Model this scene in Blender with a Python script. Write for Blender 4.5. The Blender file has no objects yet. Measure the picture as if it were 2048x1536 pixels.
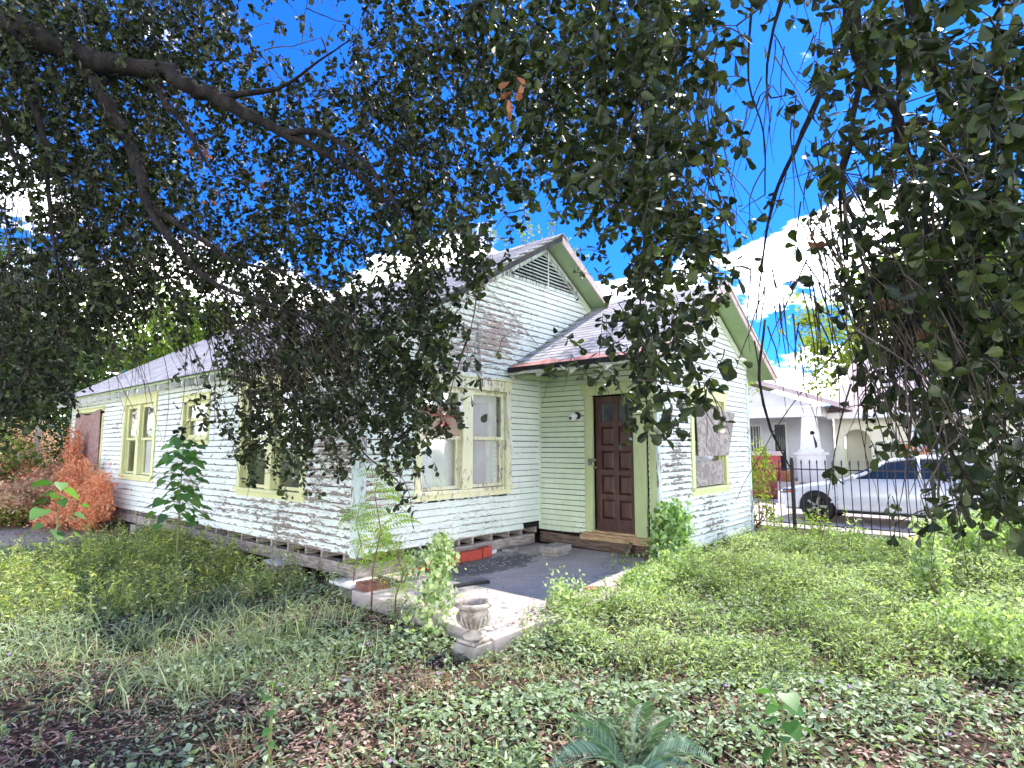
import bpy, math, random
import numpy as np
from mathutils import Matrix, Vector
random.seed(7); rng = np.random.default_rng(7)
R = math.radians
scene = bpy.context.scene
COL = scene.collection

# ------------------------------------------------------------------ camera, sky, sun, exposure
FPX, CX, CY, EYE = 1162.0, 1024.0, 768.0, 1.65
CAM = np.array([-4.0158, -5.7855, EYE])
TH = math.atan(125 / FPX); YAW = R(40.57)
FH = np.array([math.cos(YAW), math.sin(YAW), 0]); RT = np.array([math.sin(YAW), -math.cos(YAW), 0]); UPW = np.array([0, 0, 1.])
FW = FH * math.cos(TH) + UPW * math.sin(TH); UV = -FH * math.sin(TH) + UPW * math.cos(TH)
cam = bpy.data.cameras.new('camera'); co = bpy.data.objects.new('camera', cam); COL.objects.link(co)
cam.sensor_width = 36; cam.lens = FPX / 2048 * 36; cam.clip_start = .05; cam.clip_end = 2000
co.matrix_world = Matrix(((RT[0], UV[0], -FW[0], CAM[0]), (RT[1], UV[1], -FW[1], CAM[1]), (RT[2], UV[2], -FW[2], CAM[2]), (0, 0, 0, 1)))
scene.camera = co
SUN_AZ, SUN_EL = R(-8), R(55)            # azimuth from +X towards +Y
sd = np.array([math.cos(SUN_AZ) * math.cos(SUN_EL), math.sin(SUN_AZ) * math.cos(SUN_EL), math.sin(SUN_EL)])
sl = bpy.data.lights.new('sun', 'SUN'); so = bpy.data.objects.new('sun', sl); COL.objects.link(so)
sl.energy = 2.1; sl.angle = R(.6); sl.color = (1, .95, .86)
so.rotation_euler = Vector(sd).to_track_quat('Z', 'Y').to_euler()
w = bpy.data.worlds.new('World'); scene.world = w; w.use_nodes = True
nt = w.node_tree; nt.nodes.clear()
def nn(t, k, **kw):
    n = t.nodes.new(k)
    for a, b in kw.items():
        if a in n.inputs.keys(): n.inputs[a].default_value = b
        else: setattr(n, a, b)
    return n
sky = nn(nt, 'ShaderNodeTexSky', sky_type='NISHITA', sun_disc=False, sun_elevation=SUN_EL, sun_rotation=math.pi / 2 - SUN_AZ, air_density=1.0, dust_density=.3, ozone_density=3.0)
tc = nn(nt, 'ShaderNodeTexCoord'); sp = nn(nt, 'ShaderNodeSeparateXYZ'); nt.links.new(tc.outputs['Generated'], sp.inputs[0])
zz = nn(nt, 'ShaderNodeMath', operation='ADD'); zz.inputs[1].default_value = .22; nt.links.new(sp.outputs[2], zz.inputs[0])
dv = nn(nt, 'ShaderNodeVectorMath', operation='DIVIDE'); cb = nn(nt, 'ShaderNodeCombineXYZ')
for i in range(3): nt.links.new(zz.outputs[0], cb.inputs[i])
nt.links.new(tc.outputs['Generated'], dv.inputs[0]); nt.links.new(cb.outputs[0], dv.inputs[1])
cn = nn(nt, 'ShaderNodeTexNoise', noise_dimensions='3D', Scale=1.9, Detail=9.0, Roughness=.58, Distortion=.25); nt.links.new(dv.outputs[0], cn.inputs['Vector'])
# more cloud towards the horizon, all the way round
hz = nn(nt, 'ShaderNodeMapRange'); hz.inputs['From Min'].default_value = .16; hz.inputs['From Max'].default_value = .40
hz.inputs['To Min'].default_value = .15; hz.inputs['To Max'].default_value = -.065; nt.links.new(sp.outputs[2], hz.inputs['Value'])
ad = nn(nt, 'ShaderNodeMath', operation='ADD'); nt.links.new(cn.outputs['Fac'], ad.inputs[0]); nt.links.new(hz.outputs[0], ad.inputs[1])
cr = nn(nt, 'ShaderNodeMapRange', interpolation_type='SMOOTHSTEP'); cr.inputs['From Min'].default_value = .52; cr.inputs['From Max'].default_value = .61; nt.links.new(ad.outputs[0], cr.inputs['Value'])
tint = nn(nt, 'ShaderNodeMix', data_type='RGBA', blend_type='MULTIPLY'); tint.inputs[0].default_value = 1
nt.links.new(sky.outputs[0], tint.inputs[6]); tint.inputs[7].default_value = (.045, .24, .62, 1)
mx = nn(nt, 'ShaderNodeMix', data_type='RGBA'); nt.links.new(cr.outputs[0], mx.inputs[0]); nt.links.new(tint.outputs[2], mx.inputs[6])
cs_ = nn(nt, 'ShaderNodeTexNoise', Scale=4.2, Detail=7.0, Roughness=.6); nt.links.new(dv.outputs[0], cs_.inputs['Vector'])
cr2 = nn(nt, 'ShaderNodeValToRGB'); cr2.color_ramp.elements[0].position = .38; cr2.color_ramp.elements[0].color = (.42, .47, .56, 1); cr2.color_ramp.elements[1].position = .60; cr2.color_ramp.elements[1].color = (1, .99, .97, 1); nt.links.new(cs_.outputs['Fac'], cr2.inputs[0])
cm = nn(nt, 'ShaderNodeMix', data_type='RGBA', blend_type='MULTIPLY'); cm.inputs[0].default_value = 1; nt.links.new(cr2.outputs[0], cm.inputs[6]); cm.inputs[7].default_value = (25., 24.2, 23.2, 1); nt.links.new(cm.outputs[2], mx.inputs[7])
bg = nn(nt, 'ShaderNodeBackground', Strength=.11); nt.links.new(mx.outputs[2], bg.inputs[0])
nt.links.new(bg.outputs[0], nn(nt, 'ShaderNodeOutputWorld').inputs[0])
scene.view_settings.view_transform = 'Standard'; scene.view_settings.look = 'None'
scene.view_settings.exposure = 2.3; scene.view_settings.gamma = 1; scene.view_settings.use_curve_mapping = False
scene.render.engine = 'CYCLES'
scene.cycles.max_bounces = 8; scene.cycles.transparent_max_bounces = 12

# ------------------------------------------------------------------ geometry of the view, used to survey positions
def ray(px, py): return FW + RT * (px - CX) / FPX - UV * (py - CY) / FPX
def at(px, py, d): return CAM + ray(px, py) * d
def ground(px, py, z=0):
    r = ray(px, py); return CAM + r * ((z - EYE) / r[2])
def proj(P):
    q = np.asarray(P) - CAM; z = q @ FW; z = np.where(np.abs(z) < 1e-6, 1e-6, z)
    return CX + FPX * (q @ RT) / z, CY - FPX * (q @ UV) / z, z
def tz(x, y):
    x = np.asarray(x, float); y = np.asarray(y, float)
    return .025 * np.sin(x * 1.3 + 1) * np.cos(y * 1.1) + .015 * np.sin(x * 3.1 + y * 2.3) - .02 + .06 * np.exp(-((x - .2) ** 2 / 3. + (y + 2.7) ** 2 / .8)) + .04 * np.exp(-((x + .7) ** 2 / .3 + (y + 1.5) ** 2 / 1.5))

# ------------------------------------------------------------------ mesh helpers
def tag(o, label=None, cat=None, group=None, kind=None):
    if label: o['label'] = label
    if cat: o['category'] = cat
    if group: o['group'] = group
    if kind: o['kind'] = kind
    return o
def empty(name, loc=(0, 0, 0)):
    o = bpy.data.objects.new(name, None); COL.objects.link(o); o.location = loc; o.empty_display_size = .1; return o
def link(name, me, mat, parent=None):
    if mat is not None and not me.materials: me.materials.append(mat)
    o = bpy.data.objects.new(name, me); COL.objects.link(o)
    if parent is not None:
        o.parent = parent
        o.matrix_parent_inverse = parent.matrix_basis.inverted()   # every mesh here is modelled in world coordinates
    return o
def raw_mesh(name, V, faces, attr=None, smooth=False):
    """V (n,3); faces = list of int arrays (m,k)"""
    me = bpy.data.meshes.new(name); V = np.asarray(V, np.float32)
    me.vertices.add(len(V)); me.vertices.foreach_set('co', V.ravel())
    loops = np.concatenate([np.asarray(f).ravel() for f in faces]).astype(np.int32)
    tot = np.concatenate([np.full(len(f), np.asarray(f).shape[1]) for f in faces]).astype(np.int32)
    st = np.concatenate([[0], np.cumsum(tot)[:-1]]).astype(np.int32)
    me.loops.add(len(loops)); me.loops.foreach_set('vertex_index', loops)
    me.polygons.add(len(tot)); me.polygons.foreach_set('loop_start', st); me.polygons.foreach_set('loop_total', tot)
    if smooth: me.polygons.foreach_set('use_smooth', np.ones(len(tot), bool))
    if attr is not None:
        a = me.attributes.new('v', 'FLOAT', 'POINT'); a.data.foreach_set('value', np.asarray(attr, np.float32))
    me.update(calc_edges=True); return me
class MB:
    def __init__(s): s.v = []; s.f = []
    def add(s, V, F):
        n = len(s.v); s.v += [tuple(map(float, p)) for p in V]; s.f += [tuple(i + n for i in f) for f in F]
    def hexa(s, P):  # 8 points: bottom ring 4, top ring 4
        s.add(P, [(3, 2, 1, 0), (4, 5, 6, 7), (0, 1, 5, 4), (1, 2, 6, 5), (2, 3, 7, 6), (3, 0, 4, 7)])
    def box(s, a, b):
        (x0, y0, z0), (x1, y1, z1) = a, b
        s.hexa([(x0, y0, z0), (x1, y0, z0), (x1, y1, z0), (x0, y1, z0), (x0, y0, z1), (x1, y0, z1), (x1, y1, z1), (x0, y1, z1)])
    def obox(s, c, ax, ay, az):  # centre and three half axes
        c, ax, ay, az = map(np.asarray, (c, ax, ay, az))
        s.hexa([c - ax - ay - az, c + ax - ay - az, c + ax + ay - az, c - ax + ay - az, c - ax - ay + az, c + ax - ay + az, c + ax + ay + az, c - ax + ay + az])
    def bar(s, p, q, w, h, up=(0, 0, 1)):
        p, q = np.asarray(p, float), np.asarray(q, float); d = q - p; L = np.linalg.norm(d); d = d / L
        sx = np.cross(d, up); sx /= np.linalg.norm(sx); sz = np.cross(sx, d)
        s.obox((p + q) / 2, d * L / 2, sx * w / 2, sz * h / 2)
    def tube(s, P, rad, k=6, cap=True):
        P = np.asarray(P, float); n = len(P); rad = np.broadcast_to(rad, n); V = []; F = []
        T = np.gradient(P, axis=0); T /= np.linalg.norm(T, axis=1)[:, None] + 1e-9
        a = np.array([.31, .17, .93]) if abs(T[0][2]) < .9 else np.array([1., .1, 0])
        for i in range(n):
            u = np.cross(T[i], a); u /= np.linalg.norm(u) + 1e-9; v = np.cross(T[i], u)
            for j in range(k):
                t = 2 * math.pi * j / k; V.append(P[i] + rad[i] * (u * math.cos(t) + v * math.sin(t)))
        for i in range(n - 1):
            for j in range(k):
                j2 = (j + 1) % k; F.append((i * k + j, i * k + j2, (i + 1) * k + j2, (i + 1) * k + j))
        if cap: F.append(tuple(range(k))[::-1]); F.append(tuple((n - 1) * k + j for j in range(k)))
        s.add(V, F)
    def lathe(s, prof, c, k=28):
        V = []; F = []; n = len(prof)
        for r, z in prof:
            for j in range(k):
                t = 2 * math.pi * j / k; V.append((c[0] + r * math.cos(t), c[1] + r * math.sin(t), c[2] + z))
        for i in range(n - 1):
            for j in range(k):
                j2 = (j + 1) % k; F.append((i * k + j, i * k + j2, (i + 1) * k + j2, (i + 1) * k + j))
        s.add(V, F)
    def mesh(s, name, smooth=False, bevel=0):
        me = bpy.data.meshes.new(name); me.from_pydata(s.v, [], s.f); me.update()
        if smooth: me.polygons.foreach_set('use_smooth', np.ones(len(me.polygons), bool))
        return me
    def build(s, name, mat, parent=None, smooth=False, bevel=0):
        o = link(name, s.mesh(name, smooth), mat, parent)
        if bevel:
            m = o.modifiers.new('b', 'BEVEL'); m.width = bevel; m.segments = 2; m.limit_method = 'ANGLE'
        return o

# ------------------------------------------------------------------ materials
def newmat(name):
    m = bpy.data.materials.new(name); m.use_nodes = True; t = m.node_tree; t.nodes.clear()
    out = nn(t, 'ShaderNodeOutputMaterial'); b = nn(t, 'ShaderNodeBsdfPrincipled'); t.links.new(b.outputs[0], out.inputs[0])
    return m, t, b, out
def math_(t, op, a, b=None, c=None):
    n = nn(t, 'ShaderNodeMath', operation=op)
    for i, x in enumerate((a, b, c)):
        if x is None: continue
        if isinstance(x, (int, float)): n.inputs[i].default_value = x
        else: t.links.new(x, n.inputs[i])
    return n.outputs[0]
def mix_(t, f, a, b, mode='MIX'):
    n = nn(t, 'ShaderNodeMix', data_type='RGBA', blend_type=mode)
    for i, x in ((0, f), (6, a), (7, b)):
        if isinstance(x, (int, float)): n.inputs[i].default_value = x
        elif isinstance(x, tuple): n.inputs[i].default_value = (*x[:3], 1)
        else: t.links.new(x, n.inputs[i])
    return n.outputs[2]
def pos_(t, sc=(1, 1, 1), src='pos'):
    g = nn(t, 'ShaderNodeNewGeometry') if src == 'pos' else nn(t, 'ShaderNodeTexCoord')
    m = nn(t, 'ShaderNodeMapping'); m.inputs['Scale'].default_value = sc
    t.links.new(g.outputs['Position' if src == 'pos' else 'Object'], m.inputs[0]); return m.outputs[0]
def noise_(t, vec, scale, detail=4., rough=.55, dist=0.):
    n = nn(t, 'ShaderNodeTexNoise', Scale=scale, Detail=detail, Roughness=rough, Distortion=dist); t.links.new(vec, n.inputs['Vector']); return n.outputs['Fac']
def step_(t, v, a, b, lo=0., hi=1.):
    n = nn(t, 'ShaderNodeMapRange', interpolation_type='SMOOTHSTEP')
    for k, x in (('Value', v), ('From Min', a), ('From Max', b), ('To Min', lo), ('To Max', hi)):
        if isinstance(x, (int, float)): n.inputs[k].default_value = x
        else: t.links.new(x, n.inputs[k])
    return n.outputs[0]
def bump_(t, b, h, dist=.004, st=1.):
    n = nn(t, 'ShaderNodeBump', Distance=dist, Strength=st); t.links.new(h, n.inputs['Height']); t.links.new(n.outputs[0], b.inputs['Normal'])

def paint_mat(name, col, col2=None, course=None, wood=(.19, .155, .125), wood2=(.30, .26, .22), amt=.1, spots=(), stretch=(.35, .35, 1.), scale=26., rough=.75):
    m, t, b, _ = newmat(name); P = pos_(t, stretch); Pw = pos_(t)
    n1 = noise_(t, P, scale, 6., .62, .6); n2 = noise_(t, P, scale * 3.3, 3., .6)
    v = math_(t, 'ADD', math_(t, 'MULTIPLY', n1, .78), math_(t, 'MULTIPLY', n2, .22))
    patch = noise_(t, pos_(t, (.45, .45, 1.)), 2.1, 4.)
    thr = math_(t, 'ADD', math_(t, 'MULTIPLY', math_(t, 'SUBTRACT', patch, .5), .42), .30 + amt)
    if course:   # boards lose paint first along their lower edges
        sx_ = nn(t, 'ShaderNodeSeparateXYZ'); t.links.new(Pw, sx_.inputs[0]); fz = math_(t, 'FRACT', math_(t, 'DIVIDE', math_(t, 'SUBTRACT', sx_.outputs[2], course[0]), course[1])); thr = math_(t, 'ADD', thr, step_(t, fz, .02, .45, .085, -.025))
    for (c, r, a) in spots:
        d = nn(t, 'ShaderNodeVectorMath', operation='DISTANCE'); t.links.new(Pw, d.inputs[0]); d.inputs[1].default_value = c
        thr = math_(t, 'ADD', thr, step_(t, d.outputs['Value'], 0., r, a, 0.))
    mask = step_(t, v, math_(t, 'SUBTRACT', thr, .008), math_(t, 'ADD', thr, .012))
    grain = noise_(t, pos_(t, (.8, .8, 14.)), 9., 4., .6)
    woodc = mix_(t, grain, wood, wood2)
    big = noise_(t, pos_(t, (1, 1, .45)), 2.3, 5., .6)
    pc = mix_(t, step_(t, big, .35, .7), col, col2 or tuple(c * .82 for c in col))
    dirt = noise_(t, pos_(t, (5, 5, 1.2)), 5., 5., .65)
    pc = mix_(t, step_(t, dirt, .52, .78, 0., .35), pc, tuple(c * .45 for c in col))
    t.links.new(mix_(t, mask, woodc, pc), b.inputs['Base Color']); b.inputs['Roughness'].default_value = rough
    b.inputs['Specular IOR Level'].default_value = .25
    h = math_(t, 'ADD', mask, math_(t, 'MULTIPLY', grain, .25)); bump_(t, b, h, .004, .9)
    return m
def mottled(name, c1, c2, scale=6., rough=.8, bump=.003, stretch=(1, 1, 1), spec=.3, detail=6., src='pos', metal=0., lo=.35, hi=.65):
    m, t, b, _ = newmat(name); P = pos_(t, stretch, src); n = noise_(t, P, scale, detail, .62, .2)
    t.links.new(mix_(t, step_(t, n, lo, hi), c1, c2), b.inputs['Base Color'])
    b.inputs['Roughness'].default_value = rough; b.inputs['Specular IOR Level'].default_value = spec; b.inputs['Metallic'].default_value = metal
    if bump: bump_(t, b, noise_(t, P, scale * 4, 4.), bump, .8)
    return m
def leaf_mat(name, cols, trans=.3, rough=.5, spec=.35, tcol=None, island=False):
    m, t, b, out = newmat(name)
    a = nn(t, 'ShaderNodeAttribute'); a.attribute_name = 'v'
    cr = nn(t, 'ShaderNodeValToRGB'); e = cr.color_ramp.elements
    while len(e) < len(cols): e.new(.5)
    for i, c in enumerate(cols): e[i].position = i / (len(cols) - 1); e[i].color = (*c, 1)
    if island:
        oi = nn(t, 'ShaderNodeObjectInfo'); t.links.new(oi.outputs['Random'], cr.inputs[0])
    else: t.links.new(a.outputs['Fac'], cr.inputs[0])
    t.links.new(cr.outputs[0], b.inputs['Base Color']); b.inputs['Roughness'].default_value = rough; b.inputs['Specular IOR Level'].default_value = spec
    tr = nn(t, 'ShaderNodeBsdfTranslucent'); t.links.new(mix_(t, 1., cr.outputs[0], tcol or (1.5, 1.7, .6), 'MULTIPLY'), tr.inputs[0])
    ms = nn(t, 'ShaderNodeMixShader'); ms.inputs[0].default_value = trans
    t.links.new(b.outputs[0], ms.inputs[1]); t.links.new(tr.outputs[0], ms.inputs[2]); t.links.new(ms.outputs[0], out.inputs[0])
    return m

MINT, MINT2 = (.66, .735, .655), (.745, .79, .735)
HOT_L = [((0, .6, 1.0), 2.2, .12), ((0, 2.2, .75), 1.8, .06), ((0, .2, 2.0), 1.5, .07), ((0, 5.0, .9), 2.0, .06)]
M_L = paint_mat('peeling pale blue green paint, side wall', MINT2, MINT, amt=.075, spots=HOT_L, stretch=(.22, .22, 1.15), course=(.40, .0965))
M_F = paint_mat('peeling pale blue green paint, front wall', MINT, MINT2, amt=.045, stretch=(.22, .22, 1.1), course=(.40, .089),
    spots=[((2.5, 0, 3.42), .9, .15), ((1.9, 0, 3.3), 1.1, .12), ((1.2, 0, 3.0), 1.2, .10), ((1.9, 0, .75), 1.3, .09), ((.1, 0, 1.1), 1.0, .13), ((3.3, 0, 1.3), 1.5, -.12), ((3.3, 0, 2.1), 1.5, -.12)],
    wood=(.27, .20, .16), wood2=(.44, .37, .32))
M_D = paint_mat('green mildewed paint, porch wall', (.58, .68, .48), (.70, .77, .64), amt=-.09, course=(.36, .08), spots=[((3.43, -.8, .35), .55, .22), ((3.43, -1.6, 2.7), .8, .10)])  # green base holds both mildew and the cast of the porch shade
M_R = paint_mat('peeling pale blue paint, right wall', MINT2, MINT, amt=.045, stretch=(.22, .22, 1.1), course=(.315, .089), spots=[((4.1, -2.05, 1.45), .9, .15), ((5.4, -2.05, .65), 1.3, .13), ((3.9, -2.05, .3), .8, .05), ((5.6, -2.05, 3.3), 1.6, -.1)])
M_TRIM = paint_mat('flaking yellow green trim paint', (.73, .72, .44), (.78, .77, .58), amt=.12, stretch=(1.2, 1.2, .35), scale=22., wood=(.26, .23, .20), wood2=(.48, .44, .40))
M_TRIMOK = paint_mat('yellow green trim paint', (.68, .69, .38), (.62, .65, .34), amt=-.06, stretch=(1.2, 1.2, .35), scale=22.)
M_TRIMG = paint_mat('green porch trim paint', (.42, .50, .25), (.52, .57, .32), amt=-.06, stretch=(1.2, 1.2, .35), scale=20.)
M_CORNER = paint_mat('corner board paint', (.52, .62, .58), (.60, .68, .64), amt=.14, stretch=(1.2, 1.2, .3), scale=18.)
M_SOFFIT = paint_mat('green soffit boards', (.33, .45, .24), (.42, .53, .32), amt=-.06, stretch=(1, 1, 1), scale=14.)
M_FASCIA = paint_mat('weathered pinkish fascia', (.55, .42, .38), (.60, .52, .49), amt=.06, stretch=(.5, .5, 1), scale=16., wood=(.3, .24, .2))
M_TAIL = paint_mat('white rafter tail paint', (.78, .80, .76), amt=-.02, scale=14.)
M_BEAM = mottled('weathered grey sill beam', (.20, .165, .145), (.42, .38, .35), 5., .9, .004, (1.2, 1.2, 9))
M_BEAMD = mottled('dark rotten beam', (.085, .055, .04), (.20, .15, .12), 5., .9, .004, (1.2, 1.2, 8))
M_RAW = mottled('bare pine threshold', (.30, .19, .10), (.52, .38, .22), 6., .8, .003, (1.5, 1.2, 10))
M_DARK = mottled('near-black shade backing', (.012, .011, .010), (.02, .018, .016), 3., .95, 0)  # near-black so siding gaps and voids read as shadow lines
M_SHING = None
def shingle_mat(name, base, base2):
    m, t, b, _ = newmat(name); a = nn(t, 'ShaderNodeAttribute'); a.attribute_name = 'v'
    g = noise_(t, pos_(t), 160., 2.); big = noise_(t, pos_(t), 2.2, 4.)
    oi = nn(t, 'ShaderNodeObjectInfo'); rv = math_(t, 'FRACT', math_(t, 'ADD', oi.outputs['Random'], a.outputs['Fac']))
    c = mix_(t, rv, base, base2); c = mix_(t, step_(t, g, .4, .7, 0, .45), c, tuple(x * .5 for x in base)); c = mix_(t, step_(t, big, .45, .75, 0, .5), c, tuple(x * .55 for x in base))
    t.links.new(c, b.inputs['Base Color']); b.inputs['Roughness'].default_value = .95; b.inputs['Specular IOR Level'].default_value = .15
    bump_(t, b, g, .002, .7); return m
M_SHING = shingle_mat('grey asphalt shingle', (.42, .405, .43), (.54, .52, .55))
M_REDMETAL = mottled('faded red metal flashing', (.50, .20, .18), (.62, .34, .30), 5., .6, .001)
M_BLACK = mottled('black tar edge', (.012, .012, .013), (.03, .03, .03), 12., .6, .004)
M_DOOR = mottled('dark red brown stained door', (.045, .017, .013), (.085, .036, .027), 5., .42, .002, (2, 2, .5), .5)
M_PLY = None
def plywood(name, c1, c2, c3):
    m, t, b, _ = newmat(name); P = pos_(t, (1, 1, 1))
    n = noise_(t, P, 2.6, 2., .5, 2.4); wv = math_(t, 'SINE', math_(t, 'MULTIPLY', n, 24.)); fine = noise_(t, pos_(t, (9, 9, 2)), 12., 4.)
    c = mix_(t, step_(t, wv, -.5, .9), c1, c2); c = mix_(t, step_(t, fine, .5, .75, 0, .6), c, c3)
    t.links.new(c, b.inputs['Base Color']); b.inputs['Roughness'].default_value = .85; bump_(t, b, wv, .0015, .6); return m
M_PLY = plywood('weathered swirling plywood', (.25, .22, .195), (.41, .365, .33), (.15, .125, .105))
M_PLYR = plywood('reddish stained plywood', (.26, .15, .13), (.36, .26, .24), (.16, .07, .05))
M_PLYB = mottled('tan chipboard with rust stain', (.42, .32, .23), (.28, .17, .11), 4., .85, .001)
M_RUST = mottled('dark red rust stained panel', (.20, .045, .03), (.38, .20, .15), 7., .7, .001)
M_CLOTH = mottled('off white curtain cloth', (.90, .885, .88), (.80, .775, .77), 3., .95, 0)
M_WHITEBOARD = mottled('white board behind glass', (.88, .87, .88), (.82, .81, .82), 3., .9, 0)
M_CREAM = mottled('cream blind', (.62, .57, .47), (.52, .47, .38), 6., .9, 0, (8, 8, 1))
M_DIM = mottled('painted room dimness', (.035, .032, .035), (.11, .095, .10), 5., .8, 0)  # dark tone stands for the lack of light indoors
M_CONC = None
def concrete(name, base, stains):
    m, t, b, _ = newmat(name); Pw = pos_(t); n = noise_(t, Pw, 3., 8., .65); f = noise_(t, Pw, 60., 3.)
    c = mix_(t, step_(t, n, .3, .7), base, tuple(x * .78 for x in base))
    for (cc, rx, ry, ang, col, k) in stains:
        mp = nn(t, 'ShaderNodeMapping', vector_type='TEXTURE'); mp.inputs['Location'].default_value = cc; mp.inputs['Rotation'].default_value = (0, 0, ang); mp.inputs['Scale'].default_value = (rx, ry, 50)
        t.links.new(Pw, mp.inputs[0]); ln = nn(t, 'ShaderNodeVectorMath', operation='LENGTH'); t.links.new(mp.outputs[0], ln.inputs[0])
        d = math_(t, 'ADD', ln.outputs['Value'], math_(t, 'MULTIPLY', math_(t, 'SUBTRACT', noise_(t, Pw, 4., 5.), .5), 1.1))
        c = mix_(t, step_(t, d, .75, 1.1, k, 0.), c, col)
    c = mix_(t, step_(t, f, .55, .7, 0, .25), c, tuple(x * .5 for x in base))
    vo = nn(t, 'ShaderNodeTexVoronoi', feature='DISTANCE_TO_EDGE', Scale=.33); wp = nn(t, 'ShaderNodeVectorMath', operation='ADD'); nz = nn(t, 'ShaderNodeTexNoise', Scale=3., Detail=6.); t.links.new(Pw, nz.inputs['Vector']); sc_ = nn(t, 'ShaderNodeVectorMath', operation='SCALE', Scale=.35); t.links.new(nz.outputs['Color'], sc_.inputs[0]); t.links.new(Pw, wp.inputs[0]); t.links.new(sc_.outputs[0], wp.inputs[1]); t.links.new(wp.outputs[0], vo.inputs['Vector'])
    c = mix_(t, step_(t, vo.outputs['Distance'], .0012, .004, .55, 0.), c, (.06, .05, .045)); c = mix_(t, step_(t, noise_(t, Pw, 1.6, 7., .7), .50, .68, 0., .45), c, tuple(x * .6 for x in base))
    t.links.new(c, b.inputs['Base Color']); b.inputs['Roughness'].default_value = .9; bump_(t, b, math_(t, 'ADD', f, n), .003, .6); return m
M_CONC = concrete('weathered concrete slab', (.50, .44, .40), [((1.6, -.55, .15), 1.1, .42, .0, (.06, .06, .065), .85), ((.55, -1.0, .15), .5, .45, .5, (.20, .20, .19), .7), ((2.9, -.9, .15), .5, .2, .3, (.30, .26, .24), .5), ((.2, -2.3, .15), .9, .18, .1, (.28, .27, .27), .6)])
M_BLOCK = mottled('mossy concrete block', (.36, .34, .31), (.24, .22, .19), 9., .95, .006)
M_REDBRICK = mottled('red painted brick', (.48, .085, .05), (.38, .06, .04), 6., .7, .003)
M_COREBRICK = mottled('dark brown cored brick', (.16, .07, .05), (.26, .13, .10), 14., .9, .004)
M_URN = mottled('lichen stained cast stone', (.46, .41, .35), (.13, .105, .08), 9., .95, .008, lo=.42, hi=.72)
M_IRON = mottled('black iron', (.012, .012, .014), (.03, .026, .025), 20., .45, .001, spec=.5)
M_STEEL = mottled('tarnished steel', (.25, .24, .23), (.12, .10, .09), 30., .4, .001, metal=.8)
M_LAMPW = mottled('white lamp glass', (.82, .82, .80), (.74, .74, .70), 10., .35, 0)
M_WIRE = mottled('weathered wire', (.42, .40, .40), (.3, .28, .27), 20., .7, 0)
M_FLAKE = mottled('curled paint flake', (.68, .76, .74), (.56, .62, .58), 30., .8, 0)
M_CHIP = mottled('white paint chip', (.80, .82, .80), (.66, .70, .68), 30., .8, 0)
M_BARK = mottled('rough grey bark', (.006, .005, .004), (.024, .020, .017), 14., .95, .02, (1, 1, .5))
M_TWIG = mottled('twig bark', (.03, .023, .018), (.10, .085, .068), 9., .9, 0)
M_DRYSTICK = mottled('dry stick', (.30, .24, .18), (.44, .37, .29), 9., .9, 0)
M_RTWIG = mottled('reddish stem', (.20, .10, .06), (.14, .07, .05), 9., .8, 0)
M_GSTEM = mottled('green stem', (.16, .20, .07), (.22, .20, .10), 9., .7, 0)
M_ORSTEM = mottled('dry orange stem', (.34, .15, .08), (.26, .12, .07), 9., .8, 0)
M_PINKROAD = mottled('pale pinkish concrete paving', (.52, .44, .40), (.44, .38, .35), 3., .9, .002)
M_TERRA = mottled('terracotta', (.42, .17, .07), (.34, .13, .06), 6., .8, .001)
M_WHITE = mottled('white painted wood', (.78, .78, .76), (.70, .70, .69), 4., .6, .001)
M_GREYS = mottled('pale grey house paint', (.66, .68, .72), (.60, .62, .66), 3., .7, .001)
M_BLUES = mottled('light blue house paint', (.36, .50, .66), (.30, .44, .60), 3., .7, .001)
M_YELS = mottled('pale cream green stucco', (.72, .71, .58), (.66, .66, .53), 3., .8, .001)
M_PINKR = mottled('pinkish asphalt roof', (.50, .41, .40), (.42, .34, .34), 6., .9, .003)
M_REDW = mottled('faded red wall', (.45, .09, .09), (.36, .07, .07), 4., .7, .001)
def simple(name, col, rough=.5, metal=0., spec=.5, coat=0.):
    m, t, b, _ = newmat(name); P = pos_(t, (1, 1, 1), 'obj'); n = noise_(t, P, 4., 3.)
    t.links.new(mix_(t, n, tuple(c * .93 for c in col), tuple(min(1, c * 1.05) for c in col)), b.inputs['Base Color'])
    b.inputs['Roughness'].default_value = rough; b.inputs['Metallic'].default_value = metal; b.inputs['Specular IOR Level'].default_value = spec; b.inputs['Coat Weight'].default_value = coat
    return m
M_CARW = simple('silver white car paint', (.66, .69, .74), .28, .15, .5, .6)
M_CARGLASS = simple('dark tinted car glass', (.02, .035, .045), .04, 0., .9)
M_TYRE = simple('tyre rubber', (.015, .015, .016), .85)
M_RIM = simple('alloy rim', (.45, .46, .48), .3, .9)
M_LENSR = simple('red orange lamp lens', (.55, .06, .02), .15)
M_LENSC = simple('headlamp lens', (.12, .13, .15), .08, .2, .8)
M_PURPLE = simple('purple petal', (.50, .30, .62), .7)
M_ORFL = simple('orange flower', (.85, .22, .03), .7)
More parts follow.
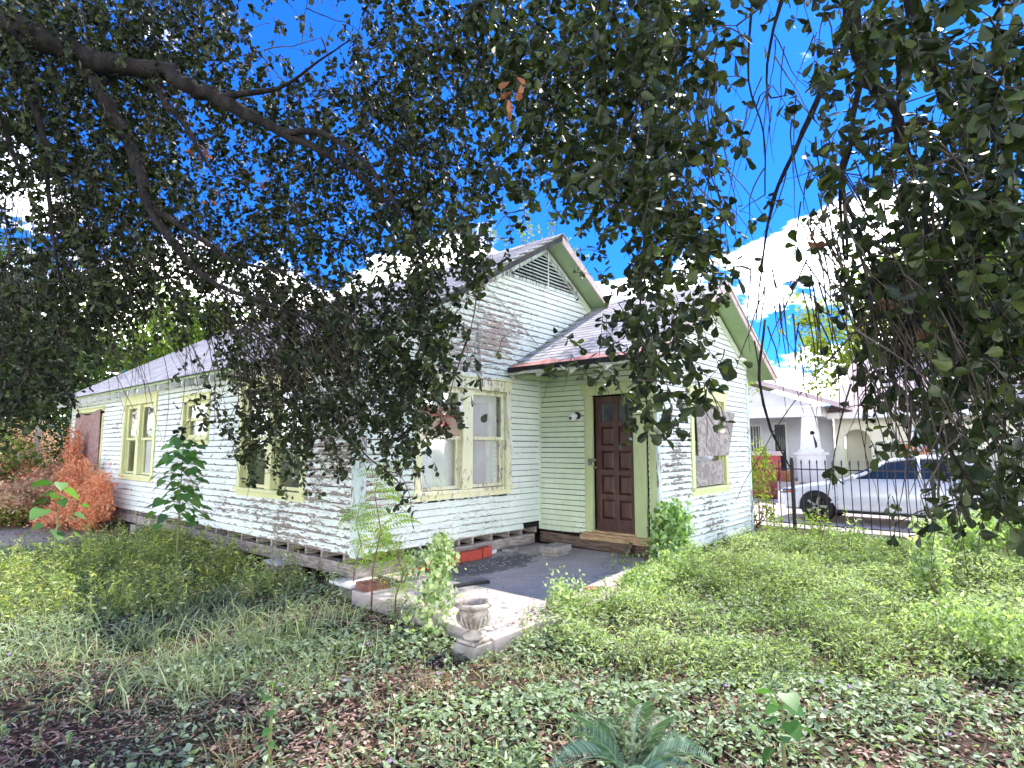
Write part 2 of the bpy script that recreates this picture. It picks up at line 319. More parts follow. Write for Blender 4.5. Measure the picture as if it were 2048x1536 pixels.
def glass_mat(name):
    m, t, b, out = newmat(name); t.nodes.remove(b)
    tr = nn(t, 'ShaderNodeBsdfTransparent'); tr.inputs[0].default_value = (.95, .96, .96, 1)
    gl = nn(t, 'ShaderNodeBsdfGlossy', Roughness=.05); fr = nn(t, 'ShaderNodeFresnel', IOR=1.5)
    n = noise_(t, pos_(t), 2.5, 2.); bp = nn(t, 'ShaderNodeBump', Distance=.01, Strength=.25); t.links.new(n, bp.inputs['Height']); t.links.new(bp.outputs[0], gl.inputs['Normal'])
    ms = nn(t, 'ShaderNodeMixShader'); t.links.new(math_(t, 'MULTIPLY', fr.outputs[0], .4), ms.inputs[0]); t.links.new(tr.outputs[0], ms.inputs[1]); t.links.new(gl.outputs[0], ms.inputs[2]); t.links.new(ms.outputs[0], out.inputs[0]); return m
M_GLASS = glass_mat('old window glass')

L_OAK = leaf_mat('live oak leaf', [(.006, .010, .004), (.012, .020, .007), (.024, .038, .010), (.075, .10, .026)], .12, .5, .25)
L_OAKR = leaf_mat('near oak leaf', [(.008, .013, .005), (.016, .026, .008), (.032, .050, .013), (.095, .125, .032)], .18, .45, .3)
L_DEADO = leaf_mat('dead oak leaf', [(.16, .06, .03), (.28, .13, .07)], .25, .7, .2, (1.2, .9, .7))
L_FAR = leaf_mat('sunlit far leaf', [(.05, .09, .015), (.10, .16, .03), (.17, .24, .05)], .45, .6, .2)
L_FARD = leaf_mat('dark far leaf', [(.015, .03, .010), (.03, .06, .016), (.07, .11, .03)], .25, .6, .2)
L_YEL = leaf_mat('yellow green leaf', [(.11, .16, .03), (.19, .24, .05), (.33, .33, .07)], .4, .6, .2)
L_VINE = leaf_mat('ground vine leaf', [(.08, .13, .065), (.18, .25, .14), (.31, .40, .25), (.48, .55, .40)], .25, .55, .3)
L_LAWN = leaf_mat('light lawn weed leaf', [(.11, .18, .06), (.25, .34, .15), (.42, .51, .28), (.62, .67, .47)], .35, .6, .25)
L_WEED = leaf_mat('tall weed leaf', [(.10, .17, .035), (.23, .32, .08), (.40, .47, .15), (.60, .56, .20)], .35, .6, .2)
L_GREY = leaf_mat('dusty grey green leaf', [(.09, .12, .08), (.20, .24, .18), (.36, .40, .33)], .2, .6, .3)
L_GRASS = leaf_mat('grass blade', [(.16, .21, .11), (.27, .33, .20), (.44, .47, .32)], .3, .6, .3)
L_DRY = leaf_mat('dry grass', [(.30, .25, .13), (.40, .35, .20)], .3, .7, .2, (1.2, 1., .7))
L_BRIGHT = leaf_mat('bright vine leaf', [(.05, .12, .03), (.13, .25, .06), (.26, .41, .13), (.42, .55, .26)], .3, .45, .4)
L_FERN = leaf_mat('mimosa leaflet', [(.14, .25, .05), (.24, .36, .08), (.42, .42, .08)], .4, .6, .2)
L_LITTER = leaf_mat('dry leaf litter', [(.10, .045, .03), (.25, .14, .105), (.42, .28, .225), (.62, .47, .40)], .1, .8, .2, (1., .8, .6))
L_ORANGE = leaf_mat('dried orange vine leaf', [(.50, .18, .09), (.74, .30, .15), (.84, .50, .31), (.60, .40, .20)], .35, .7, .2, (1.1, .8, .6))
L_SAP = leaf_mat('heart shaped sapling leaf', [(.045, .12, .03), (.08, .19, .05), (.13, .25, .07)], .35, .45, .4, island=True)
L_PALM = leaf_mat('blue green palm leaflet', [(.05, .11, .07), (.10, .19, .13), (.20, .30, .22)], .15, .4, .5)

# ------------------------------------------------------------------ foliage builders
OAK_T = np.array([(0, 0, 0), (.25, -.17, .03), (.62, -.40, .07), (.88, -.34, .05), (1, 0, -.03), (.88, .34, .05), (.62, .40, .07), (.25, .17, .03)])
HEART_T = np.array([(0, 0, 0), (.02, -.50, .10), (.55, -.40, .09), (1, 0, -.06), (.55, .40, .09), (.02, .50, .10)])
LANCE_T = np.array([(0, 0, 0), (.3, -.24, .05), (.65, -.20, .04), (1, 0, -.08), (.65, .20, .04), (.3, .24, .05)])
def unit(a): return a / (np.linalg.norm(a, axis=-1, keepdims=True) + 1e-9)
def leaf_arrays(P, D, N, L, Wd, T=OAK_T):
    D = unit(D); S = unit(np.cross(D, N)); N = np.cross(S, D); L = np.asarray(L)[:, None, None]; Wd = np.asarray(Wd)[:, None, None]
    V = P[:, None, :] + D[:, None, :] * T[None, :, 0:1] * L + S[:, None, :] * T[None, :, 1:2] * Wd + N[:, None, :] * T[None, :, 2:3] * L
    n = len(P); K = len(T); h = K // 2; b = (np.arange(n) * K)[:, None]
    F = np.concatenate([b + np.arange(0, h + 1)[None], b + np.array([[0] + list(range(h, K))])])
    return V.reshape(-1, 3), F
def leaves_obj(name, P, D, N, L, Wd, v, mat, parent=None, T=OAK_T):
    V, F = leaf_arrays(P, D, N, L, Wd, T)
    o = link(name, raw_mesh(name, V, [F], np.repeat(v, len(T))), mat, parent); return o
def rdir(n, zb=0., k=1.):
    a = rng.normal(size=(n, 3)); a[:, 2] = a[:, 2] * k + zb; return unit(a)
def twigs(S, D, length, K=6, droop=.12, jit=.12):
    n = len(S); P = np.zeros((n, K, 3)); P[:, 0] = S; d = unit(D.copy()); st = (np.asarray(length) / (K - 1))[:, None]
    for k in range(1, K):
        P[:, k] = P[:, k - 1] + d * st; d = unit(d + np.array([0, 0, -droop]) + rng.normal(size=(n, 3)) * jit)
    return P
def twig_mesh(name, P, r0, r1, mat, parent, sides=3):
    n, K, _ = P.shape; T = unit(np.gradient(P, axis=1)); a = unit(rng.normal(size=(n, 1, 3))); u = unit(np.cross(T, a)); v = np.cross(T, u)
    r = (np.asarray(r0).reshape(-1, 1) * (1 - np.linspace(0, 1, K))[None] + np.asarray(r1).reshape(-1, 1) * np.linspace(0, 1, K)[None])[:, :, None]
    rings = np.stack([P + r * (u * math.cos(2 * math.pi * j / sides) + v * math.sin(2 * math.pi * j / sides)) for j in range(sides)], 2)
    V = rings.reshape(-1, 3); idx = np.arange(n * K * sides).reshape(n, K, sides); F = []
    for j in range(sides):
        j2 = (j + 1) % sides; F.append(np.stack([idx[:, :-1, j], idx[:, :-1, j2], idx[:, 1:, j2], idx[:, 1:, j]], -1).reshape(-1, 4))
    return link(name, raw_mesh(name, V, [np.concatenate(F)], smooth=True), mat, parent)
def along(P, t):
    """points at parameter t (n,m) along twigs P (n,K,3), and tangents"""
    K = P.shape[1]; f = t * (K - 1); i = np.clip(f.astype(int), 0, K - 2); w_ = (f - i)[..., None]; r = np.arange(len(P))[:, None]
    a, b = P[r, i], P[r, i + 1]; return a * (1 - w_) + b * w_, unit(b - a)
def clump_field(P, s): return np.sin(P[:, 0] * s + 1.3) * np.sin(P[:, 1] * s * 1.1 + .4) * np.sin(P[:, 2] * s * 1.2 + 2.)
def blob_leaves(C, rad, n, size, clumps=40, csize=.35, up=.3):
    """uneven crown: leaves gathered in clumps spread through an ellipsoid shell and volume"""
    C = np.array(C, float); rad = np.array(rad, float); c = unit(rng.normal(size=(clumps, 3))) * (rng.random((clumps, 1)) ** .45); c = C + c * rad
    k = rng.integers(0, clumps, n); cs = csize * rng.uniform(.5, 1.4, clumps)
    P = c[k] + rng.normal(size=(n, 3)) * (cs[k] * .5)[:, None] * rad / max(rad)
    D = rdir(n); N = rdir(n, up); L = size * rng.uniform(.6, 1.3, n); v = np.clip(rng.random(n) * .6 + rng.random(clumps)[k] * .4, 0, 1); return P, D, N, L, v

# ------------------------------------------------------------------ SETTING: ground, street
def grid_axis(c0, c1): return np.unique(np.concatenate([[-600, -300, -150, -80, -50, -35], np.arange(c0, c1, .3), [50, 80, 150, 300, 600]]))
gx = grid_axis(-12., 16.); gy = grid_axis(-12., 22.)
X, Y = np.meshgrid(gx, gy, indexing='ij'); Z = tz(X, Y) * (np.hypot(X, Y) < 40)
idx = np.arange(X.size).reshape(X.shape)
me = raw_mesh('ground', np.stack([X, Y, Z], -1).reshape(-1, 3), [np.stack([idx[:-1, :-1], idx[1:, :-1], idx[1:, 1:], idx[:-1, 1:]], -1).reshape(-1, 4)], smooth=True)
def ground_mat():
    m, t, b, _ = newmat('soil and litter'); P = pos_(t); n = noise_(t, P, 1.1, 6.); f = noise_(t, P, 38., 5., .7)
    c = mix_(t, step_(t, f, .35, .7), (.035, .024, .018), (.15, .105, .08)); c = mix_(t, step_(t, n, .5, .7, 0, .5), c, (.10, .12, .05))
    d = nn(t, 'ShaderNodeVectorMath', operation='DISTANCE'); t.links.new(P, d.inputs[0]); d.inputs[1].default_value = (-1.9, 8.4, 0)
    c = mix_(t, step_(t, d.outputs['Value'], .8, 2.6, .9, 0.), c, (.48, .43, .34))
    far = nn(t, 'ShaderNodeVectorMath', operation='LENGTH'); t.links.new(P, far.inputs[0]); c = mix_(t, step_(t, far.outputs['Value'], 14., 30.), c, (.10, .14, .045))
    t.links.new(c, b.inputs['Base Color']); b.inputs['Roughness'].default_value = .95; b.inputs['Specular IOR Level'].default_value = .1; bump_(t, b, f, .03, 1.); return m
tag(link('ground', me, ground_mat()), kind='structure')
m = MB(); m.box((8.75, -40, -.05), (15.2, 60, .03)); tag(m.build('street', M_PINKROAD), kind='structure')


# ------------------------------------------------------------------ THE HOUSE
house = tag(empty('wooden_house', (0, 0, 0)), 'abandoned single storey wooden house with peeling pale green lap siding and boarded windows', 'house')
class Wall:
    def __init__(s, O, sv, nv): s.O = np.array(O, float); s.s = np.array(sv, float); s.n = np.array(nv, float)
    def p(s, a, n, z): return s.O + s.s * a + s.n * n + np.array([0, 0, z])
    def box(s, mb, a0, a1, n0, n1, z0, z1):
        mb.hexa([s.p(a0, n0, z0), s.p(a1, n0, z0), s.p(a1, n1, z0), s.p(a0, n1, z0), s.p(a0, n0, z1), s.p(a1, n0, z1), s.p(a1, n1, z1), s.p(a0, n1, z1)])
WL = Wall((0, 0, 0), (0, 1, 0), (-1, 0, 0)); WF = Wall((0, 0, 0), (1, 0, 0), (0, -1, 0))
WD = Wall((3.43, 0, 0), (0, -1, 0), (-1, 0, 0)); WR = Wall((3.43, -2.05, 0), (1, 0, 0), (0, -1, 0))
EXPO = .089; GAP = .0105
def board_mesh(Wl, a0, a1, b0, b1, z0, z1, sag=.003):
    """one lap board from a0..a1 at its bottom and b0..b1 at its top"""
    n = max(1, int((a1 - a0) / .6)); t = np.linspace(0, 1, n + 1); jz = np.array([random.uniform(-sag, sag) for _ in t]); jn = np.array([random.uniform(-.0025, .003) for _ in t])
    V = []; F = []
    for i, u in enumerate(t):
        ab = a0 + (a1 - a0) * u; at_ = b0 + (b1 - b0) * u
        V += [Wl.p(ab, -.004, z0 + jz[i]), Wl.p(ab, .029 + jn[i], z0 + jz[i]), Wl.p(ab, .0295 + jn[i], z0 + jz[i] + .012), Wl.p(at_, .016, z1 - GAP), Wl.p(at_, -.004, z1 - GAP)]
    for i in range(n):
        q = i * 5; F += [(q + k, q + (k + 1) % 5, q + 5 + (k + 1) % 5, q + 5 + k) for k in range(5)]
    F += [(0, 1, 2, 3, 4), tuple(n * 5 + k for k in (4, 3, 2, 1, 0))]
    mb = MB(); mb.add(V, F); return mb
def lay_boards(Wl, parent, mat, z0, z1, span, openings=(), joints=.0, stuff_above=99, name='siding_board', expo=EXPO, first=None):
    big = MB(); z = z0; k = 0
    while z < z1 - .02:
        zt = min(z + expo, z1); a, b = span(z); a2, b2 = span(zt)
        segs = [(a, b)]
        for (o0, o1, oz0, oz1) in openings:
            if zt > oz0 + .03 and z < oz1 - .03:
                segs = [s2 for (p, q) in segs for s2 in ((p, min(q, o0)), (max(p, o1), q)) if s2[1] - s2[0] > .03]
        if k == 0 and first: segs = [first]
        for (p, q) in segs:
            cuts = [p] + ([random.uniform(p + .8, q - .8)] if (q - p > 2.4 and random.random() < joints) else []) + [q]
            for u0, u1 in zip(cuts[:-1], cuts[1:]):
                gap = .002 if u0 != p else 0
                t0 = a2 if abs(u0 - a) < 1e-6 else u0; t1 = b2 if abs(u1 - b) < 1e-6 else u1
                if t1 - t0 < .03: continue
                mb = board_mesh(Wl, u0 + gap, u1, t0 + gap, t1, z, zt)
                if z > stuff_above: big.add(mb.v, mb.f)
                else: mb.build(name, mat, parent)
        z = zt; k += 1
    if big.v: tag(big.build('upper_siding', mat, parent), kind='stuff')
def backing(name, Wl, a0, a1, z0, z1, ops, mat, d0=-.006, d1=-.10):
    mb = MB(); xs = sorted({a0, a1} | {o[0] for o in ops} | {o[1] for o in ops})
    for p, q in zip(xs[:-1], xs[1:]):
        o = [o for o in ops if o[0] <= (p + q) / 2 <= o[1]]
        if o: Wl.box(mb, p, q, d1, d0, z0, o[0][2]); Wl.box(mb, p, q, d1, d0, o[0][3], z1)
        else: Wl.box(mb, p, q, d1, d0, z0, z1)
    return mb.build(name, mat, house)

OPL = [(1.22, 2.92, 1.06, 2.48), (4.20, 5.18, 1.80, 2.42), (6.62, 8.30, 1.10, 2.50), (9.9, 11.95, 1.12, 2.46)]
OPF = [(.93, 2.57, 1.07, 2.46)]; OPD = [(1.02, 1.71, .40, 2.41)]; OPR = [(1.18, 2.44, 1.02, 2.40)]
CASL = [(1.12, 3.02, .96, 2.62), (4.12, 5.26, 1.72, 2.52), (6.50, 8.42, 1.0, 2.74), (9.8, 12.05, 1.05, 2.54)]
CASF = [(.82, 2.68, .99, 2.62)]; CASD = [(.90, 1.93, .40, 2.57)]; CASR = [(1.07, 2.55, .94, 2.56)]
wl = backing('side_wall', WL, .02, 12.5, .40, 2.93, OPL, M_DARK); wf = backing('front_wall', WF, .02, 7.1, .40, 2.93, OPF, M_DARK)
wd = backing('porch_wall', WD, .0, 2.03, .34, 3.02, OPD, M_DARK); wr = backing('extension_wall', WR, .02, 3.69, .12, 3.0, OPR, M_DARK)
KM, RZ, RX = .595, 5.12, 3.55            # main roof slope, ridge height (top), ridge x
KE, EZ, EX = .565, 4.33, 5.27            # extension roof
mtop = lambda x: RZ - KM * abs(x - RX); etop = lambda x: EZ - KE * abs(x - EX)
mb = MB(); T = [(.03, 2.93), (7.07, 2.93), (RX, RZ - .16)]
mb.add([WF.p(x, n, z) for n in (-.006, -.1) for x, z in T], [(0, 1, 2), (5, 4, 3), (0, 3, 4, 1), (1, 4, 5, 2), (2, 5, 3, 0)]); mb.build('gable_sheathing', M_DARK, house)
mb = MB(); T = [(3.45, 2.98), (7.10, 2.98), (EX, EZ - .2)]
mb.add([(x, -2.05 - n, z) for n in (-.006, -.1) for x, z in T], [(0, 1, 2), (5, 4, 3), (0, 3, 4, 1), (1, 4, 5, 2), (2, 5, 3, 0)]); mb.build('gable_sheathing', M_DARK, house)
lay_boards(WL, wl, M_L, .40, 2.90, lambda z: (.03, 12.45), CASL, joints=.5, expo=.0965)
def spanF(z):
    hi = 7.05
    if z < 2.93: return (.03, 3.40)
    h = (RZ - .13 - z) / KM; lo, hi = max(.03, RX - h), min(7.05, RX + h)
    return (lo, hi)
lay_boards(WF, wf, M_F, .40, 4.93, spanF, CASF + [(RX - .98, RX + .98, 4.33, 5.0)], joints=.35, stuff_above=3.75, first=(.03, 2.98))
lay_boards(WD, wd, M_D, .36, 2.95, lambda z: (.02, 1.96), CASD, expo=.080)
def spanR(z):
    if z < 2.9: return (.03, 3.67)
    h = (EZ - .16 - z) / KE; return (max(.03, EX - 3.43 - h), min(3.67, EX - 3.43 + h))
lay_boards(WR, wr, M_R, .315, 4.12, spanR, CASR, joints=.3)
for a0, a1 in ((.03, 1.35), (1.36, 2.0), (2.01, 3.67)):      # broad bottom skirt boards
    board_mesh(WR, a0, a1, a0, a1, .125, .312, .006).build('skirt_board', M_R, wr)
# corner boards and friezes
def trim(name, Wl, a0, a1, n0, n1, z0, z1, mat, par=house): mb = MB(); Wl.box(mb, a0, a1, n0, n1, z0, z1); return mb.build(name, mat, par, bevel=.003)
trim('corner_board', WL, -.034, .085, .0, .036, .38, 2.9, M_CORNER); trim('corner_board', WF, .002, .085, .0, .034, .385, 2.88, M_CORNER)
trim('corner_board', WL, 12.40, 12.5, .0, .036, .4, 2.9, M_CORNER)
trim('corner_board', WF, 3.395, 3.43, .0, .034, .36, 2.9, M_D); trim('corner_board', WR, -.036, .045, .0, .034, .12, 2.95, M_CORNER)
trim('corner_board', WR, 3.60, 3.70, .0, .036, .10, 2.9, M_CORNER)
trim('corner_board', WD, 1.945, 2.05, .0, .036, .36, 2.95, M_TRIMG)
for (x0, x1, zf, y, k) in ((.05, RX, mtop, -.0, 1), (RX, 5.0, mtop, -.0, -1), (3.5, EX, etop, -2.05, 1), (EX, 7.08, etop, -2.05, -1)):
    mb = MB(); P = [(x0, zf(x0) - .115), (x1, zf(x1) - .115), (x1, zf(x1) - .25), (x0, zf(x0) - .25)]
    mb.add([(x, y - .004, z) for x, z in P] + [(x, y - .040, z) for x, z in P], [(0, 1, 2, 3), (7, 6, 5, 4), (0, 4, 5, 1), (1, 5, 6, 2), (2, 6, 7, 3), (3, 7, 4, 0)])
    mb.build('frieze_board', M_CORNER if k > 0 and y == 0 else M_D, house)

# windows
def curtain(Wl, a0, a1, n, z0, z1, mat, par, amp=.009, name='curtain'):
    k = 26; V = []; F = []
    ph = random.uniform(0, 6)
    for i in range(k + 1):
        a = a0 + (a1 - a0) * i / k
        for j in range(7):
            z = z0 + (z1 - z0) * j / 6; d = amp * (math.sin(i * 1.05 + ph) + .5 * math.sin(i * 2.3 + j * .5)) * (.4 + .1 * j)
            V.append(Wl.p(a, n + d, z + (.012 * math.sin(i * .7 + ph) if j == 0 else 0)))
    for i in range(k):
        for j in range(6): q = i * 7 + j; F.append((q, q + 1, q + 8, q + 7))
    mb = MB(); mb.add(V, F); return mb.build(name, mat, par, smooth=True)
def window(Wl, o, c, units, mat, cont, mull=.12, label=None, sash_mat=None):
    a0, a1, z0, z1 = o; c0, c1, cz0, cz1 = c; mb = MB(); sm = sash_mat or mat
    Wl.box(mb, c0, a0, 0, .046, z0, cz1 - .14); Wl.box(mb, a1, c1, 0, .044, z0, cz1 - .14); Wl.box(mb, c0 - .01, c1 + .01, 0, .052, z1, cz1 - .003)
    Wl.box(mb, c0 - .035, c1 + .035, 0, .078, cz1, cz1 + .03)
    for q0, q1 in ((a0, a0 + .02), (a1 - .02, a1)): Wl.box(mb, q0, q1, -.12, -.002, z0, z1)
    Wl.box(mb, a0 + .022, a1 - .022, -.12, -.003, z1 - .02, z1 - .001)
    wn = mb.build('window', mat, house, bevel=.003)
    if label: wn['label'] = label
    mb = MB(); Wl.box(mb, c0 - .03, c1 + .03, -.1, .085, z0 - .045, z0 - .001); Wl.box(mb, c0, c1, 0, .035, z0 - .12, z0 - .047); mb.build('sill', mat, wn, bevel=.004)
    L = (a1 - a0 - .04 - mull * (units - 1)) / units
    for u in range(units):
        s0 = a0 + .02 + u * (L + mull); s1 = s0 + L
        if u: mb = MB(); Wl.box(mb, s0 - mull, s0, -.1, .043, z0, z1 - .022); mb.build('mullion', mat, wn, bevel=.003)
        zm = (z0 + z1) / 2; r = .042
        if cont[u].get('sash', 1):
            for (q0, q1, n0, n1, nm) in ((zm - .02, z1 - .024, -.045, -.012, 'upper'), (z0 + .002, zm + .02, -.082, -.049, 'lower')):
                mb = MB(); Wl.box(mb, s0, s0 + r, n0, n1, q0, q1); Wl.box(mb, s1 - r, s1, n0, n1, q0, q1); Wl.box(mb, s0 + r, s1 - r, n0 + .001, n1 - .001, q0, q0 + .045); Wl.box(mb, s0 + r, s1 - r, n0 + .001, n1 - .001, q1 - .045, q1)
                sh = mb.build('sash', sm, wn, bevel=.002)
                mb = MB(); nm_ = (n0 + n1) / 2; Wl.box(mb, s0 + r, s1 - r, nm_ - .002, nm_ + .002, q0 + .045, q1 - .045); mb.build('pane', M_GLASS, wn)
        for it in cont[u].get('items', ()):
            kind, f0, f1, g0, g1, mt = it[:6]; A0, A1 = s0 + f0 * L, s0 + f1 * L; Z0, Z1 = z0 + g0 * (z1 - z0), z0 + g1 * (z1 - z0)
            if kind == 'c': curtain(Wl, A0, A1, -.064 if g0 > .4 else -.098, Z0, Z1, mt, wn)
            else:
                nn_ = it[6] if len(it) > 6 else -.115; mb = MB(); Wl.box(mb, A0, A1, nn_ - .006, nn_, Z0, Z1); mb.build(it[7] if len(it) > 7 else 'board', mt, wn)
    mb = MB(); Wl.box(mb, a0, a1, -.42, -.40, z0, z1); mb.build('room_backdrop' if 0 else 'inner_wall', M_DIM, wn)  # dark sheet behind the sashes stands for the unlit room
    return wn
wn = window(WF, OPF[0], CASF[0], 2, M_TRIM, [
    dict(items=[('b', .0, 1., .5, 1., M_CREAM, -.13, 'blind'), ('b', .48, .60, .74, 1., M_DIM, -.128, 'shade_gap'), ('b', .03, .99, .52, .80, M_PLYB, -.0095, 'chipboard_panel'), ('b', .03, .97, .70, .81, M_RUST, -.0035, 'rust_stained_strip'), ('b', .0, 1., .0, .5, M_WHITEBOARD, -.13, 'white_board')]),
    dict(items=[('c', .0, .88, .5, 1., M_CLOTH), ('b', .86, .93, .5, 1., M_FASCIA, -.11, 'inner_stile'), ('c', .0, .98, .0, .5, M_CLOTH)])], mull=.20, label='double window with flaking yellow green trim and white curtains')
# red notice with white lettering behind the left pane
mb = MB(); WF.box(mb, 1.27, 1.43, -.009, -.0045, 1.875, 1.965); sg = mb.build('notice', simple('red notice board', (.72, .04, .07), .5), wn)
def text_obj(name, body, loc, rot, size, mat, par, bold=.0):
    cu = bpy.data.curves.new(name, 'FONT'); cu.body = body; cu.size = size; cu.extrude = .0006; cu.align_x = 'CENTER'; cu.align_y = 'CENTER'; cu.offset = bold
    o = bpy.data.objects.new(name, cu); COL.objects.link(o); o.rotation_euler = rot; o.location = loc; cu.materials.append(mat); bpy.context.view_layer.update(); me_ = bpy.data.meshes.new_from_object(o); bpy.data.objects.remove(o); o = bpy.data.objects.new(name, me_); COL.objects.link(o); o.rotation_euler = rot; o.location = loc; o.parent = par; o.matrix_parent_inverse = par.matrix_basis.inverted(); return o
text_obj('lettering', 'POSTED', (1.35, .0035, 1.92), (R(90), 0, 0), .042, M_LAMPW, wn, .0006)
window(WL, OPL[0], CASL[0], 2, M_TRIMOK, [dict(items=[('c', .0, .3, .0, 1., M_CLOTH), ('b', .15, .8, .1, .45, M_GREYS, -.2, 'leaning_frame'), ('b', .2, .75, .13, .42, M_DIM, -.19, 'frame_inset')]), dict(items=[('c', .0, .9, .55, 1., M_CLOTH)])], mull=.16, label='double window nearest the corner with open dark panes')
window(WL, OPL[1], CASL[1], 1, M_TRIMOK, [dict(items=[('c', .1, .9, .0, 1., M_CLOTH)])], label='small high window')
window(WL, OPL[2], CASL[2], 2, M_TRIMOK, [dict(items=[('b', .0, 1., .0, .48, M_DIM, -.2, 'dark_panel'), ('c', .5, .95, .0, .48, M_CLOTH)]), dict(items=[('b', 0., 1., .5, 1., M_WHITEBOARD, -.13, 'white_board'), ('c', .0, .6, 0., .5, M_CREAM)])], mull=.16)
wb = window(WL, OPL[3], CASL[3], 1, M_TRIMOK, [dict(sash=0)], label='far window covered with reddish plywood')
mb = MB(); N = 10
for n in (.050, .066):
    for i in range(N + 1): a = 9.86 + 2.12 * i / N; mb.v.append(tuple(WL.p(a, n + (.03 * (1 - i / N) ** 3), 2.50 - .10 * math.sin(math.pi * (i / N)) ** 2 - .02 * i / N)))
    for i in range(N + 1): a = 9.86 + 2.12 * i / N; mb.v.append(tuple(WL.p(a, n, 1.08)))
q = 2 * (N + 1)
for i in range(N): mb.f += [(i, i + 1, N + 2 + i, N + 1 + i), (q + i, q + N + 1 + i, q + N + 2 + i, q + i + 1), (i, q + i, q + i + 1, i + 1), (N + 1 + i, N + 2 + i, q + N + 2 + i, q + N + 1 + i)]
mb.f += [(0, N + 1, q + N + 1, q), (N, q + N, q + q - 1, q - 1)]
mb.build('plywood_sheet', M_PLYR, wb)
wr_ = window(WR, OPR[0], CASR[0], 1, M_TRIMOK, [dict(items=[('b', 0, .5, .55, 1., M_RUST, -.13, 'brown_panel'), ('b', .5, .78, .75, 1., M_GREYS, -.12, 'grey_panel'), ('b', .0, .26, .2, .5, M_RUST, -.13, 'brown_panel'), ('b', .28, .85, .2, .5, M_CLOTH, -.125, 'torn_white_sheet')])], label='boarded window with yellow green frame')
def slab4(name, pts, th, mat, par):   # quad sheet on the right wall given as (x, z, offset) corners
    mb = MB(); A = [np.array([x, -2.05 - n, z]) for x, z, n in pts]; d = np.array([0, -th, 0]); mb.hexa(A + [p + d for p in A]); return mb.build(name, mat, par, bevel=.002)
slab4('plywood_sheet', [(4.68, 1.50, .055), (5.93, 1.50, .055), (6.20, 2.23, .09), (4.64, 2.27, .055)], .014, M_PLY, wr_)
slab4('plywood_sheet', [(4.70, 1.04, .002), (5.79, 1.04, .002), (5.78, 1.42, .002), (4.70, 1.41, .002)], .012, M_PLY, wr_)

# gable vent: frame, slats, rod
gv = MB(); HB, ZB, ZA = .98, 4.33, 4.93
gv.bar((RX - HB, -.03, ZB), (RX, -.03, ZA - .01), .05, .07, (0, 1, 0)); gv.bar((RX, -.034, ZA - .01), (RX + HB, -.034, ZB), .05, .07, (0, 1, 0)); gv.box((RX - HB - .02, -.05, ZB - .05), (RX + HB + .02, -.004, ZB - .0))
vent = gv.build('gable_vent', M_CORNER, house)
ns = 9
for i in range(ns):
    z = ZB + .02 + i * (ZA - ZB - .07) / ns; h = (ZA - z - .05) / (ZA - ZB) * HB * .98
    if h < .05: continue
    mb = MB(); mb.obox((RX, -.045, z + .018), (h, 0, 0), (0, .028, .020), (0, .004, -.005)); mb.build('slat', M_CORNER, vent)
mb = MB(); mb.tube([(RX + .03, -.085, ZB - .14), (RX + .03, -.085, ZA - .02)], .011, 6); mb.build('vent_rod', M_WHITE, vent)

# roofs
def slope(name, x0, x1, zf, y0, y1, th, mat, par=house, drop=0.):
    mb = MB(); z0, z1 = zf(x0) - drop, zf(x1) - drop
    mb.hexa([(x0, y0, z0 - th), (x1, y0, z1 - th), (x1, y1, z1 - th), (x0, y1, z0 - th), (x0, y0, z0), (x1, y0, z1), (x1, y1, z1), (x0, y1, z0)]); return mb.build(name, mat, par)
rf = slope('main_roof', -.33, RX, mtop, -.38, 12.75, .055, M_SOFFIT, drop=.012); rf2 = slope('main_roof', RX + .001, 7.5, mtop, -.38, 12.75, .055, M_SOFFIT, drop=.012)
ef = slope('extension_roof', 2.62, EX, etop, -2.42, -.045, .055, M_SOFFIT, drop=.012); ef2 = slope('extension_roof', EX + .001, 7.66, etop, -2.42, 2.5, .055, M_SOFFIT, drop=.012)
def tab_mesh(wd_, ln):
    mb = MB(); w2 = wd_ / 2 - .003
    mb.hexa([(-w2, 0, -.004), (w2, 0, -.004), (w2, ln + .03, -.010), (-w2, ln + .03, -.010), (-w2, 0, .008), (w2, 0, .008), (w2, ln + .03, .001), (-w2, ln + .03, .001)])
    return mb
